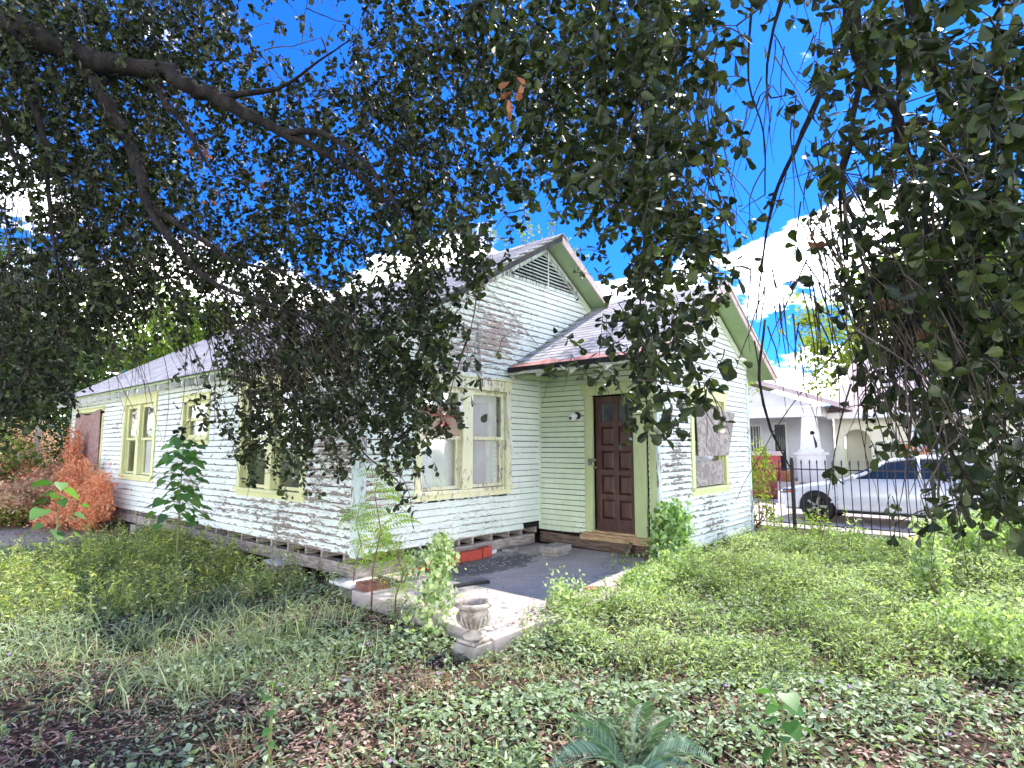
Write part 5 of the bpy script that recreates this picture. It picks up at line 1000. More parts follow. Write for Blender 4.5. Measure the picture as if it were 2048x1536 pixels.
# light green lawn weeds on the right and in front of the extension
LAWN = [(1500, 1180, 1.7), (1750, 1150, 1.9), (1350, 1230, .9), (1250, 1240, .55), (1600, 1260, 1.0), (1900, 1230, 1.2), (1450, 1320, .55), (1150, 1290, .4), (1300, 1320, .4), (1700, 1330, .5), (2020, 1160, 1.8), (1600, 1110, 1.4), (2000, 1290, .6)]
x = rng.uniform(-1.5, 8.1, 210000); y = rng.uniform(-8.5, -1.4, 210000); d = np.hypot(x - CAM[0], y - CAM[1]); h_, s_ = blocked(x, y); lw = spots_(x, y, LAWN)
slabin = (x > -.35) & (x < 3.0) & (y > -2.35) & (y < .15)
k = ~h_ & ~slabin & (rng.random(len(x)) < lw * np.clip(1.05 + .5 * noise2(x, y, 2.6, 1.), .15, 1)) & (rng.random(len(x)) < np.clip(.52 + .75 * noise2(x, y, 7.5, 1.7) + .35 * noise2(x, y, 17., .3), .08, 1)); x, y, d = x[k], y[k], d[k]; n = len(x)
top = (.08 + .27 * np.clip(.5 + .7 * noise2(x, y, 1.9, 3.) + .4 * noise2(x, y, 5.1, 1.), .05, 1.5)) * lw[k] ** .5
P = np.stack([x, y, tz(x, y) + top * (1 - .75 * rng.random(n) ** 2)], 1); L = rng.uniform(.022, .05, n) * (1 + .035 * d)
tag(leaves_obj('lawn_weeds', P, rdir(n, .05, .6), unit(np.stack([rng.normal(size=n) * .6, rng.normal(size=n) * .6, np.ones(n)], 1)), L, L * .7, np.clip(rng.random(n) * .6 + .4 * (.5 + .7 * noise2(x, y, 1.6)), 0, 1), L_LAWN, None, LANCE_T), kind='stuff')
m_ = 5200; i = rng.integers(0, n, m_); S = np.stack([x[i], y[i], tz(x[i], y[i])], 1); tw = twigs(S, unit(rng.normal(size=(m_, 3)) * .35 + [0, 0, 1.]), top[i] * 1.25 + .04, 4, .12, .15); tag(twig_mesh('lawn_stems', tw, .0022, .001, M_GSTEM, None), kind='stuff')
# tall weeds at mid left
def stand(name, xy, hgt, mat, nleaf=12, L=(.04, .075), T=LANCE_T, stem=M_GSTEM, wr=.5, lean=.22, parent=None, kind='stuff', leafname=None):
    n = len(xy); S = np.stack([xy[:, 0], xy[:, 1], tz(xy[:, 0], xy[:, 1]) - .02], 1); tw = twigs(S, unit(rng.normal(size=(n, 3)) * lean + [0, 0, 1.]), hgt, 6, .10, .12)
    st_ = twig_mesh(name if parent is None else 'stems', tw, .004, .0015, stem, parent); t_ = rng.uniform(.15, 1., (n, nleaf)); P, D = along(tw, t_); P = P.reshape(-1, 3); D = D.reshape(-1, 3); m = len(P); Dl = unit(rdir(m, -.05, .5) + D * .35); ll = rng.uniform(L[0], L[1], m)
    lv = leaves_obj(leafname or 'leaves', P, Dl, rdir(m, 1.2), ll, ll * wr, rng.random(m), mat, parent if parent is not None else st_, T); tag(lv, kind='stuff')
    if parent is None: tag(st_, kind='stuff')
    return st_
n = 2600; x = rng.uniform(-6, .6, n * 4); y = rng.uniform(-1., 9.5, n * 4); W_ = [(140, 1140, .8), (250, 1120, 1.0), (350, 1130, .9), (430, 1120, .6), (60, 1160, .8), (200, 1160, .9), (330, 1170, .6), (400, 1090, .9), (480, 1130, .5), (520, 1180, .45), (60, 1220, .6), (300, 1210, .5)]
sw = spots_(x, y, W_); h_, s_ = blocked(x, y); k = (rng.random(len(x)) < sw * np.clip(.6 + .6 * noise2(x, y, 2.2, 1.), .1, 1)) & ~h_; xy = np.stack([x, y], 1)[k][:n]; stand('tall_weeds', xy, rng.uniform(.22, .62, len(xy)), L_WEED, 15, (.03, .07))
k = (rng.random(len(x)) < sw * .5) & ~h_; xy = np.stack([x, y], 1)[k][:900]; stand('tall_weeds', xy, rng.uniform(.2, .5, len(xy)), L_LAWN, 14, (.03, .07))
# grass
def grass(name, xy, hgt, mat, spreadr=.10, blades=70, w_=.0045, lean=.55):
    n = len(xy) * blades; b = np.repeat(np.stack([xy[:, 0], xy[:, 1], tz(xy[:, 0], xy[:, 1])], 1), blades, 0) + rng.normal(size=(n, 3)) * [spreadr, spreadr, 0]; h = np.repeat(hgt, blades) * rng.uniform(.5, 1.1, n)
    D = unit(rng.normal(size=(n, 3)) * lean * [1, 1, .2] + [0, 0, 1.]); P = twigs(b, D, h, 5, .30, .07); S = unit(np.cross(P[:, -1] - P[:, 0], rng.normal(size=(n, 3)))); wv = np.array([1, 1.1, .9, .6, .08])[None, :, None] * w_ * rng.uniform(.7, 1.5, n)[:, None, None]
    V = np.stack([P - S[:, None] * wv, P + S[:, None] * wv], 2).reshape(-1, 3); idx = np.arange(n * 10).reshape(n, 5, 2); F = np.stack([idx[:, :-1, 0], idx[:, :-1, 1], idx[:, 1:, 1], idx[:, 1:, 0]], -1).reshape(-1, 4)
    return tag(link(name, raw_mesh(name, V, [F], np.repeat(rng.random(n), 10)), mat), kind='stuff')
GC = [(480, 1290, .5), (560, 1230, .5), (350, 1250, .6), (430, 1200, .5), (620, 1330, .3), (150, 1230, .7), (250, 1200, .6), (640, 1290, .35), (520, 1350, .35), (380, 1340, .4), (80, 1300, .5)]
xy = np.concatenate([ground(px, py)[:2] + rng.normal(size=(int(20 * r), 2)) * r * .75 for px, py, r in GC]); h_, s_ = blocked(xy[:, 0], xy[:, 1]); xy = xy[~h_]; grass('tall_grass', xy, rng.uniform(.10, .36, len(xy)), L_GRASS, .13, 38, .0034)
x, y, d = spread(900, 2.3, 12); h_, s_ = blocked(x, y); k = ~h_ & ~s_ & (x < 8); xy = np.stack([x, y], 1)[k]; grass('short_grass', xy, rng.uniform(.05, .16, len(xy)), L_GRASS, .12, 16, .0028)
xy = np.concatenate([ground(px, py)[:2] + rng.normal(size=(5, 2)) * .12 for px, py in ((600, 1170), (640, 1200), (1050, 1350), (660, 1140), (1400, 1100), (1440, 1110), (840, 1400), (480, 1500))]); grass('dry_grass', xy, rng.uniform(.1, .25, len(xy)), L_DRY, .06, 14, .0026)

# taller uneven herbs standing out of the lawn, stray sprigs and fallen sticks in the foreground
x = rng.uniform(-1., 8.0, 9000); y = rng.uniform(-8., -1.6, 9000); h_, s_ = blocked(x, y); k = ~h_ & ~((x > -.4) & (x < 3.2) & (y > -2.5)) & (rng.random(len(x)) < spots_(x, y, LAWN) * np.clip(.45 + .7 * noise2(x, y, 1.9, 3.), .03, 1)); xy = np.stack([x, y], 1)[k][:2400]
stand('lawn_herbs', xy[:1500], rng.uniform(.16, .42, len(xy[:1500])), L_LAWN, 15, (.025, .06)); stand('lawn_herbs', xy[1500:], rng.uniform(.16, .38, len(xy[1500:])), L_YEL, 13, (.02, .05))
x, y, d = spread(900, 2.4, 8., 1.2); h_, s_ = blocked(x, y); k = ~h_ & ~s_ & (rng.random(len(x)) < .5 * (1 - .7 * spots_(x, y, BARE))); xy = np.stack([x, y], 1)[k]; stand('foreground_sprigs', xy, rng.uniform(.06, .24, len(xy)), L_VINE, 11, (.018, .042), T=HEART_T, wr=.7)
x, y, d = spread(700, 2.3, 9., 1.2); h_, s_ = blocked(x, y); k = ~h_ & ~s_; S = np.stack([x, y, tz(x, y) + .02 + .05 * rng.random(len(x))], 1)[k]; tag(twig_mesh('fallen_sticks', twigs(S, unit(rng.normal(size=(len(S), 3)) * [1, 1, .12]), rng.uniform(.08, .4, len(S)), 5, .0, .12), .0028, .001, M_DRYSTICK, None), kind='stuff')
n = 420; P = np.stack([rng.uniform(-.4, 3.2, n), np.where(rng.random(n) < .5, -2.5 + np.abs(rng.normal(0, .18, n)), rng.uniform(-2.5, -.4, n)), np.full(n, SLZ + .008)], 1); k = rng.random(n) < np.where(P[:, 1] < -2.2, 1, .28); P = P[k]; n = len(P)
tag(leaves_obj('leaf_litter', P, rdir(n, 0, .2), unit(np.stack([rng.normal(size=n) * .3, rng.normal(size=n) * .3, np.ones(n)], 1)), rng.uniform(.025, .06, n), rng.uniform(.015, .035, n), rng.random(n), L_LITTER), kind='stuff')
# low sprigs by the pier line and around the slab
for (lab, px, py, h, n, mt, L_, sp_) in (
    ('sprig of weeds under the side beam between two piers', 600, 1190, .34, 10, L_VINE, (.03, .06), .18), ('weeds beside the pier at the house corner', 668, 1185, .40, 12, L_VINE, (.03, .06), .12),
    ('yellowing leafy weed below the far pier', 440, 1170, .42, 18, L_YEL, (.04, .08), .22), ('leafy weed in front of the cored brick', 800, 1250, .28, 12, L_VINE, (.03, .055), .14),
    ('small bushy weed left of the patio', 590, 1270, .32, 14, L_LAWN, (.03, .055), .10), ('blue green sprawling weed in the foreground litter', 600, 1400, .30, 22, L_VINE, (.02, .04), .2),
    ('tall sprig growing by the patio edge right of the lid', 1228, 1165, .42, 5, L_LAWN, (.03, .06), .06), ('thin sprig with pointed leaves at the patio right end', 1262, 1150, .40, 7, L_LAWN, (.04, .08), .12),
    ('fern like weed under the headlight of the car', 1640, 1090, .72, 26, L_FERN, (.04, .09), .24), ('yellow green weed at the fence post', 1560, 1085, .62, 20, L_FERN, (.04, .09), .22), ('weed with broad leaves at the fence foot', 1720, 1100, .55, 10, L_LAWN, (.06, .12), .15),
    ('low leafy weed at the foot of the second fence post', 1800, 1120, .35, 16, L_LAWN, (.04, .08), .3), ('green weed cluster in the bottom foreground beside the palm', 1050, 1530, .12, 14, L_VINE, (.04, .08), .14)):
    g = ground(px, py); t = tag(empty('weed', (g[0], g[1], 0)), lab, 'weed'); xy = g[:2] + rng.normal(size=(n, 2)) * sp_ * .5; stand('weed', xy, rng.uniform(.5, 1., n) * h, mt, 16, L_, parent=t)
shrub('leafy_weed', 'bright green upright weed in front of the right half of the fence', ground(1862, 1205), (.20, .20, .42), 900, .055, L_LAWN, M_GSTEM, 'weed', 22, .13, HEART_T)
shrub('leafy_bush', 'yellow green leafy bush at the right edge of the lawn', ground(1995, 1330), (.50, .50, .26), 3400, .034, L_LAWN, M_GSTEM, 'bush', 30, .2, HEART_T)
shrub('leafy_bush', 'green bush under the lowest branches at the right edge', ground(2030, 1150), (.9, .9, .42), 3600, .07, L_LAWN, M_GSTEM, 'bush', 30, .3, HEART_T)
shrub('vine_mound', 'mound of small leaved vine spilling over the patio front edge', (.62, -2.50), (.30, .22, .22), 1500, .032, L_LAWN, M_GSTEM, 'vine', 24, .13, HEART_T)
shrub('vine_mound', 'mound of light weeds over the right end of the patio edge', (1.7, -2.62), (.75, .30, .17), 3400, .036, L_LAWN, M_GSTEM, 'vine', 34, .2, HEART_T)
shrub('vine_mound', 'weeds piled at the right end of the patio below the corner vine', (2.95, -2.5), (.5, .3, .24), 2400, .042, L_LAWN, M_GSTEM, 'vine', 26, .2, HEART_T)
# climbing vine clumps
def climb(label, pts, rads, n, size, mat, T=HEART_T, cat='vine'):
    t = tag(empty('climbing_vine', (pts[0][0], pts[0][1], 0)), label, cat); P = np.array(pts, float); mb = MB()
    for j in range(5): mb.tube(P + rng.normal(size=P.shape) * np.array(rads)[:, None] * .4, np.linspace(.006, .002, len(P)), 4)
    mb.build('stems', M_GSTEM, t); u = rng.random(n) * (len(P) - 1); i = u.astype(int); f = (u - i)[:, None]; c = P[i] * (1 - f) + P[i + 1] * f; r = np.interp(u, range(len(rads)), rads)[:, None]; o_ = rdir(n) * r * (rng.random((n, 1)) ** .5 * 1.05 + (rng.random((n, 1)) < .12) * rng.random((n, 1)) * .9); o_ *= (1 + .45 * clump_field(c + o_, 17.)[:, None])
    Dd = unit(rdir(n) * .6 + [0, 0, -.7]); L_ = rng.uniform(.6, 1.3, n) * size
    Nn = unit(o_ + [-.35, -.35, .35] * np.ones((n, 3)) * .4 + rdir(n) * .25); Q = c + o_; Q[:, 2] = np.maximum(Q[:, 2], tz(Q[:, 0], Q[:, 1]) + .01); tag(leaves_obj('leaves', Q, Dd, Nn, L_, L_ * .92, rng.random(n), mat, t, T), kind='stuff'); return t
climb('thick bright green vine draped over the corner of the extension', [(3.06, -2.30, .0), (3.10, -2.28, .25), (3.16, -2.26, .5), (3.22, -2.28, .78), (3.38, -2.30, .74), (3.54, -2.30, .48), (3.62, -2.26, .22)], [.24, .20, .19, .17, .19, .16, .08], 1900, .055, L_BRIGHT)
climb('leafy vine climbing up beside the garden urn at the slab edge', [(-.62, -1.85, .0), (-.50, -1.85, .20), (-.34, -1.75, .38), (-.18, -1.60, .52), (-.02, -1.48, .64), (.06, -1.35, .74)], [.34, .26, .17, .15, .13, .06], 1000, .042, L_LAWN)
climb('vine tendrils hanging over the red bricks', [(.1, -.75, .0), (.25, -.6, .3), (.5, -.5, .40), (.8, -.45, .42)], [.2, .14, .11, .07], 420, .045, L_VINE)
# mimosa like seedling with feathery fronds
def frond_mesh(L_, pairs, ll, mat):
    V = []; F = []; v = []
    for i in range(pairs):
        u = (i + 1) / pairs; x = L_ * u; z = -.55 * L_ * u * u + .08 * L_ * math.sin(u * 3); s_ = ll * math.sin(math.pi * min(.97, .12 + .83 * u)) ** .5
        for sg_ in (-1, 1):
            b = len(V); V += [(x, 0, z), (x + s_ * .12, sg_ * s_ * .45, z + .1 * s_), (x + s_ * .30, sg_ * s_, z - .1 * s_), (x + s_ * .42, sg_ * s_ * .5, z + .05 * s_)]; F.append((b, b + 1, b + 2, b + 3)); v += [random.random()] * 4
    me_ = raw_mesh('frond', np.array(V), [np.array(F)], v); me_.materials.append(mat); return me_
def place(name, me_, p, d, up=(0, 0, 1), sc=1., par=None, roll=0.):
    d = unit(np.array(d, float)); y_ = unit(np.cross(up, d)); z_ = np.cross(d, y_)
    if roll: y_, z_ = y_ * math.cos(roll) + z_ * math.sin(roll), z_ * math.cos(roll) - y_ * math.sin(roll)
    o = bpy.data.objects.new(name, me_); COL.objects.link(o)
    o.matrix_world = Matrix(((d[0] * sc, y_[0] * sc, z_[0] * sc, p[0]), (d[1] * sc, y_[1] * sc, z_[1] * sc, p[1]), (d[2] * sc, y_[2] * sc, z_[2] * sc, p[2]), (0, 0, 0, 1)))
    if par is not None: o.parent = par; o.matrix_parent_inverse = par.matrix_basis.inverted()
    return o
def seedling(label, g, hs, nf, sc0=1.):
    t = tag(empty('feathery_seedling', (g[0], g[1], 0)), label, 'seedling')
    stem = np.array([g + [0, 0, -.02], g + [.02, .02, .31 * hs], g + [.07, -.03, .58 * hs], g + [.03, .03, .83 * hs], g + [.06, .0, hs]]); mb = MB(); mb.tube(stem, [.010, .008, .006, .004, .002], 6); mb.build('stem', M_RTWIG, t, smooth=True)
    for i in range(nf):
        u = .2 + .8 * random.random(); k = u * 4; j = min(3, int(k)); p = stem[j] * (1 - k + j) + stem[j + 1] * (k - j); a = i * 2.4 + random.uniform(-.5, .5); place('frond', random.choice(FM), p, (math.cos(a), math.sin(a), random.uniform(-.5, .75)), sc=sc0 * random.uniform(.5, 1.15) * (1.15 - .45 * u), par=t, roll=random.uniform(-1.3, 1.3))
FM = [frond_mesh(.46, 14, .085, L_FERN), frond_mesh(.36, 12, .078, L_FERN), frond_mesh(.28, 9, .07, L_FERN)]
seedling('tallest feathery yellow green seedling tree in front of the house corner', ground(742, 1235), 1.42, 66)
seedling('lower feathery seedling leaning left beside the corner pier', ground(706, 1190), .95, 34, .9)
seedling('small bright feathery seedling over the cored brick', ground(790, 1240), .72, 30, .8)
# saplings with large leaves
def heart_mesh(L_, wd_, mat, pts=((0, .0), (-.10, .22), (-.04, .42), (.15, .52), (.45, .42), (.75, .2), (1, 0))):
    V = [(0, 0, 0)]; F = []
    mid = [(max(0, u) * L_, 0, -.10 * L_ * u * u) for u, w_ in pts]; lft = [(u * L_, w_ * wd_, -.10 * L_ * u * u + .10 * w_ * L_) for u, w_ in pts]; rgt = [(u * L_, -w_ * wd_, -.10 * L_ * u * u + .10 * w_ * L_) for u, w_ in pts]
    n = len(pts); V = mid + lft + rgt
    for i in range(n - 1): F += [(i, i + 1, n + i + 1, n + i), (i, 2 * n + i, 2 * n + i + 1, i + 1)]
    mb = MB(); mb.add(V, F); me_ = mb.mesh('leaf', True); me_.materials.append(mat); return me_
def sapling(label, base, h, nleaf, ls, lean=(0, 0), cat='sapling', lo=.35, mesh=None, stemmat=M_GSTEM, r=.28):
    t = tag(empty('sapling', (base[0], base[1], 0)), label, cat); b = np.array([base[0], base[1], 0.]); S_ = np.array([b, b + [lean[0] * .3, lean[1] * .3, h * .35], b + [lean[0] * .6, lean[1] * .6, h * .7], b + [lean[0], lean[1], h]])
    mb = MB(); mb.tube(S_, [.011, .009, .006, .003], 6); me_ = mesh or heart_mesh(ls, ls, L_SAP)
    pet = MB()
    for i in range(nleaf):
        u = lo + (1 - lo) * (i + .5) / nleaf; k = u * 3; j = min(2, int(k)); p = S_[j] * (1 - k + j) + S_[j + 1] * (k - j); a = i * 2.4 + random.uniform(-.4, .4); d = np.array([math.cos(a), math.sin(a), random.uniform(.0, .5)]); q = p + unit(d) * random.uniform(.25, 1.) * r * (1.15 - .5 * u)
        pet.tube([p, (p + q) / 2 + [0, 0, .02], q], .0022, 3); place('leaf', me_, q, (d[0], d[1], random.uniform(-1.1, -.1)), sc=random.uniform(.55, 1.15), par=t, roll=random.uniform(-.5, .5))
    mb.build('stem', stemmat, t, smooth=True); pet.build('leaf_stalks', stemmat, t); return t
sapling('tall sapling with dark heart shaped leaves before the side wall', ground(350, 1165), 1.75, 115, .14, (.0, .0), r=.34)
sapling('slender sapling with a few broad leaves at the far left', ground(100, 1195), 1.25, 16, .17, (.02, .02), lo=.45, r=.30)
sapling('broad leaved young weed in the bottom foreground', ground(1570, 1560), .42, 13, .10, (.01, .0), cat='weed', lo=.2, r=.12)
sapling('thin upright mullein stalk in the foreground litter', ground(538, 1535), .42, 12, .05, (.0, .0), cat='weed', lo=.1, r=.05)
# palm
g = ground(1262, 1585); t = tag(empty('sago_palm', (g[0], g[1], 0)), 'small blue green sago palm at the bottom edge', 'palm')
mb = MB(); mb.lathe([(.06, -.03), (.07, .02), (.05, .06), (0, .08)], (g[0], g[1], 0), 10); mb.build('crown_base', M_BARK, t)
def pfrond(L_, mat):
    V = []; F = []; n = 44; v = []
    for i in range(n):
        u = i / (n - 1); x = L_ * (.12 + .88 * u) * (1 - .10 * u); z = L_ * (.35 * u - .62 * u * u); ll = .10 * math.sin(math.pi * (.15 + .8 * u)) ** .6
        for s_ in (-1, 1): b = len(V); V += [(x, 0, z), (x + .0035, 0, z), (x + .65 * ll, s_ * ll, z + .02), (x + .30 * ll + .002, s_ * ll * .5, z + .018)]; F += [(b, b + 1, b + 2, b + 3)]; v += [random.random()] * 4
    for i in range(10):
        u0, u1 = i / 10, (i + 1) / 10; b = len(V); 
        for u in (u0, u1): x = L_ * (u * (1 - .10 * u)); z = L_ * (.35 * u - .62 * u * u) - .001; V += [(x, -.003, z), (x, .003, z)]; v += [.3, .3]
        F.append((b, b + 1, b + 3, b + 2))
    me_ = raw_mesh('frond', np.array(V), [np.array(F)], v); me_.materials.append(mat); return me_
pf = pfrond(.46, L_PALM)
for i in range(13): a = i * 2.4; place('frond', pf, g + [0, 0, .06], (math.cos(a), math.sin(a), random.uniform(.25, .9)), sc=random.uniform(.7, 1.1), par=t)
# small purple flowers
mb = MB(); V = [(0, 0, -.01)] + [(.014 * math.cos(a) * (1 if i % 2 else .7), .014 * math.sin(a) * (1 if i % 2 else .7), .004) for i, a in enumerate(np.linspace(0, 2 * math.pi, 10, endpoint=False))]; mb.add(V, [(0, i, i % 10 + 1) for i in range(1, 11)]); fmesh = mb.mesh('purple_flower'); fmesh.materials.append(M_PURPLE)
for (px, py) in [(1135, 1254), (1452, 1380), (1640, 1372), (1700, 1383), (1650, 1430), (1905, 1160), (1960, 1172), (1330, 1520), (1780, 1220), (2008, 1330), (880, 1355), (880, 1262), (735, 1295), (690, 1370), (1620, 1300), (1740, 1290), (1960, 1400), (1880, 1150), (560, 1378), (18, 1317), (780, 1535), (1900, 1480), (1700, 1250)]:
    g_ = ground(px, py, .10); o = bpy.data.objects.new('purple_flower', fmesh); COL.objects.link(o); o.location = g_ + [0, 0, .03]; o.scale = (1 + .2 * random.random(),) * 3; o.rotation_euler = (random.uniform(.3, 1.1), 0, random.uniform(1.6, 3.)); tag(o, 'tiny purple morning glory flower dotted among the ground vines', 'flower', 'small purple flowers in the lawn')


# ------------------------------------------------------------------ THE OVERHANGING OAKS
GRID = ['99999875112676787888775324888636', '99999986324778888888863123788667', '99999876545788878888765233457887', '99898887667888768888864224456888', '99898757878888667888876224557889',
        '89999866778888776788862124668889', '58999866788888743578875213568999', '47998778888788841035886112579999', '58999898876588840135875211689999', '79997778888898410134884111478889', '89854357888888520246862102467788',
        '88522237888998410435774001466788', '89300235898898210124762001346788', '54000246898887110012531002346778', '11000024655562000001200002233677', '00000001221141000000100000123577', '00000000000010000000000000013445']
for g_ in GRID: assert len(g_) == 32, g_
DEN = np.array([[int(c_) for c_ in g_] for g_ in GRID], float) / 9.
DEN = DEN * (DEN > .06)
def dens_at(px, py):
    u = np.clip(px / 64 - .5, 0, 30.999); v = np.clip(py / 64 - .5, 0, 15.999); i = u.astype(int); j = v.astype(int); a = u - i; b = v - j
    r = (DEN[j, i] * (1 - a) + DEN[j, i + 1] * a) * (1 - b) + (DEN[j + 1, i] * (1 - a) + DEN[j + 1, i + 1] * a) * b
    return np.where(py > 1080, 0, r)
oakL = tag(empty('live_oak_tree', (-6.3, 2.2, 0)), 'big live oak overhanging the house from the left with thick dark limbs', 'tree')
oakR = tag(empty('live_oak_tree', (2.6, -8.2, 0)), 'live oak overhanging from the right with drooping leafy branches', 'tree')
NET = {'L': [], 'R': []}
def limb(which, pts, name='limb', sub=7):
    if which == 'L': pts = [(a, b, d * .82, r * .86) for a, b, d, r in pts]
    """pts: (px, py, depth, radius m)"""
    P = np.array([at(a, b, d) for a, b, d, r in pts]); rr = np.array([p[3] for p in pts]); n = len(P); u = np.linspace(0, n - 1, (n - 1) * 4 + 1); Q = np.stack([np.interp(u, range(n), P[:, k]) for k in range(3)], 1); r2 = np.interp(u, range(n), rr)
    for _ in range(2): Q[1:-1] = Q[1:-1] * .5 + (Q[:-2] + Q[2:]) * .25
    Q[1:-1] += rng.normal(size=Q[1:-1].shape) * r2[1:-1, None] * .22
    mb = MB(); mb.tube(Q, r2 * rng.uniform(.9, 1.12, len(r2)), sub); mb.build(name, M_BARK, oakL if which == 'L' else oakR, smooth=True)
    NET[which] += [(q, r) for q, r in zip(Q, r2)]; return Q
def trunk(root, base, fork, r0, r1):
    b, f = np.array(base, float), np.array(fork, float); P = [b - [0, 0, .3], b + [0, 0, .1], b + (f - b) * .3 + [.1, 0, 0], b + (f - b) * .65, f]; mb = MB(); mb.tube(P, [r0 * 1.35, r0 * 1.1, r0, (r0 + r1) / 2, r1], 14); mb.build('trunk', M_BARK, root, smooth=True)
FL = at(-330, -60, 5.4); trunk(oakL, (-6.3, 2.2, 0), FL, .34, .20)
Q = limb('L', [(-330, -60, 5.4, .20), (-150, -10, 5.3, .15), (0, 50, 5.2, .115), (80, 82, 5.1, .10), (160, 105, 5.0, .085), (228, 128, 4.9, .075), (319, 141, 4.8, .068), (387, 176, 4.7, .060), (433, 196, 4.7, .055), (501, 232, 4.6, .045), (570, 269, 4.6, .034), (638, 300, 4.5, .024), (720, 350, 4.5, .016), (800, 430, 4.5, .010)], sub=10)
limb('L', [(100, 85, 5.1, .08), (173, 137, 5.0, .062), (214, 200, 4.9, .055), (251, 273, 4.9, .050), (273, 328, 4.8, .046), (296, 410, 4.8, .036), (337, 478, 4.7, .030), (387, 538, 4.7, .022), (440, 575, 4.6, .016), (520, 600, 4.5, .012), (620, 640, 4.5, .007)], sub=9)
limb('L', [(270, 135, 4.9, .04), (310, 172, 4.9, .034), (340, 215, 4.8, .030), (372, 250, 4.8, .024), (392, 290, 4.8, .018), (430, 350, 4.7, .010)], sub=7)
limb('L', [(300, 410, 4.8, .024), (345, 440, 4.7, .022), (420, 490, 4.6, .018), (470, 525, 4.6, .014), (560, 540, 4.5, .010), (640, 590, 4.5, .006)])
limb('L', [(20, 70, 5.2, .05), (60, 180, 5.0, .03), (95, 300, 4.9, .022), (100, 420, 4.9, .014), (120, 560, 4.8, .008)])
limb('L', [(-100, 0, 5.3, .06), (-40, 150, 5.2, .035), (10, 260, 5.1, .02), (50, 380, 5.0, .01)])
limb('L', [(433, 196, 4.7, .03), (560, 180, 4.5, .014), (640, 120, 4.3, .008), (700, 80, 4.2, .004)])
limb('L', [(560, 265, 4.6, .028), (650, 260, 4.4, .02), (740, 330, 4.3, .014), (820, 450, 4.2, .010), (880, 560, 4.2, .006)])
FR = at(1950, -620, 3.6); trunk(oakR, (2.6, -8.2, 0), FR, .30, .16)
limb('R', [(1950, -620, 3.6, .14), (1820, -380, 3.3, .10), (1730, -160, 3.1, .06), (1700, 0, 3.0, .042), (1712, 80, 3.0, .036), (1735, 170, 3.0, .032), (1780, 195, 2.9, .028), (1800, 245, 2.9, .022), (1790, 320, 2.9, .014)], sub=10)
limb('R', [(1820, -380, 3.3, .08), (1810, -150, 3.1, .045), (1825, 20, 3.0, .036), (1845, 100, 3.0, .032), (1880, 180, 3.0, .032), (1925, 240, 2.9, .028), (1990, 280, 2.8, .026), (2100, 320, 2.7, .024)], sub=9)
limb('R', [(1710, 60, 3.0, .02), (1660, 150, 2.95, .016), (1625, 220, 2.9, .014), (1590, 300, 2.85, .011), (1555, 370, 2.8, .009), (1535, 450, 2.8, .007), (1525, 520, 2.75, .005), (1512, 640, 2.7, .003)])
limb('R', [(1850, 240, 2.9, .016), (1700, 280, 2.8, .012), (1680, 340, 2.8, .011), (1690, 400, 2.75, .010), (1695, 520, 2.7, .006)])
limb('R', [(1720, 160, 2.95, .016), (1705, 240, 2.9, .013), (1700, 300, 2.85, .010), (1675, 380, 2.8, .008), (1690, 520, 2.75, .005)])
limb('R', [(1800, 60, 2.8, .012), (1795, 180, 2.6, .011), (1815, 300, 2.5, .010), (1850, 440, 2.4, .009), (1880, 560, 2.35, .0065), (1930, 700, 2.3, .005)])
limb('R', [(1900, 270, 2.9, .012), (1935, 400, 2.8, .010), (1990, 480, 2.75, .008), (2060, 600, 2.7, .006)])
limb('R', [(1730, -160, 3.1, .045), (1520, -120, 3.2, .03), (1350, -80, 3.2, .022), (1222, 0, 3.2, .016), (1240, 100, 3.1, .013), (1275, 190, 3.1, .011), (1320, 290, 3.0, .008), (1350, 420, 3.0, .005)])
limb('R', [(1520, -120, 3.2, .016), (1503, 0, 3.0, .007), (1493, 170, 2.9, .005), (1530, 260, 2.9, .004), (1530, 390, 2.85, .003)])
limb('R', [(1600, -100, 3.2, .02), (1540, 60, 3.0, .008), (1530, 200, 3.0, .005), (1575, 190, 3., .003)])
limb('R', [(1350, -80, 3.2, .02), (1100, -100, 3.6, .018), (940, -20, 3.8, .012), (960, 140, 3.8, .008), (1000, 260, 3.8, .005)])
limb('R', [(1240, 100, 3.1, .01), (1120, 180, 3.3, .008), (1080, 300, 3.4, .005)])
limb('R', [(1320, 290, 3.0, .007), (1290, 450, 2.6, .006), (1280, 600, 2.4, .004), (1275, 760, 2.3, .003)])
limb('R', [(2100, 320, 2.7, .02), (2060, 520, 2.5, .012), (1990, 640, 2.4, .009), (1900, 800, 2.3, .005)])
limb('R', [(1690, 400, 2.75, .010), (1760, 560, 2.6, .009), (1800, 680, 2.5, .008), (1850, 800, 2.4, .007), (1930, 960, 2.3, .005), (2040, 1070, 2.2, .003)])
limb('R', [(1530, 640, 2.6, .005), (1515, 760, 2.5, .006), (1540, 860, 2.45, .005), (1580, 935, 2.4, .003)])

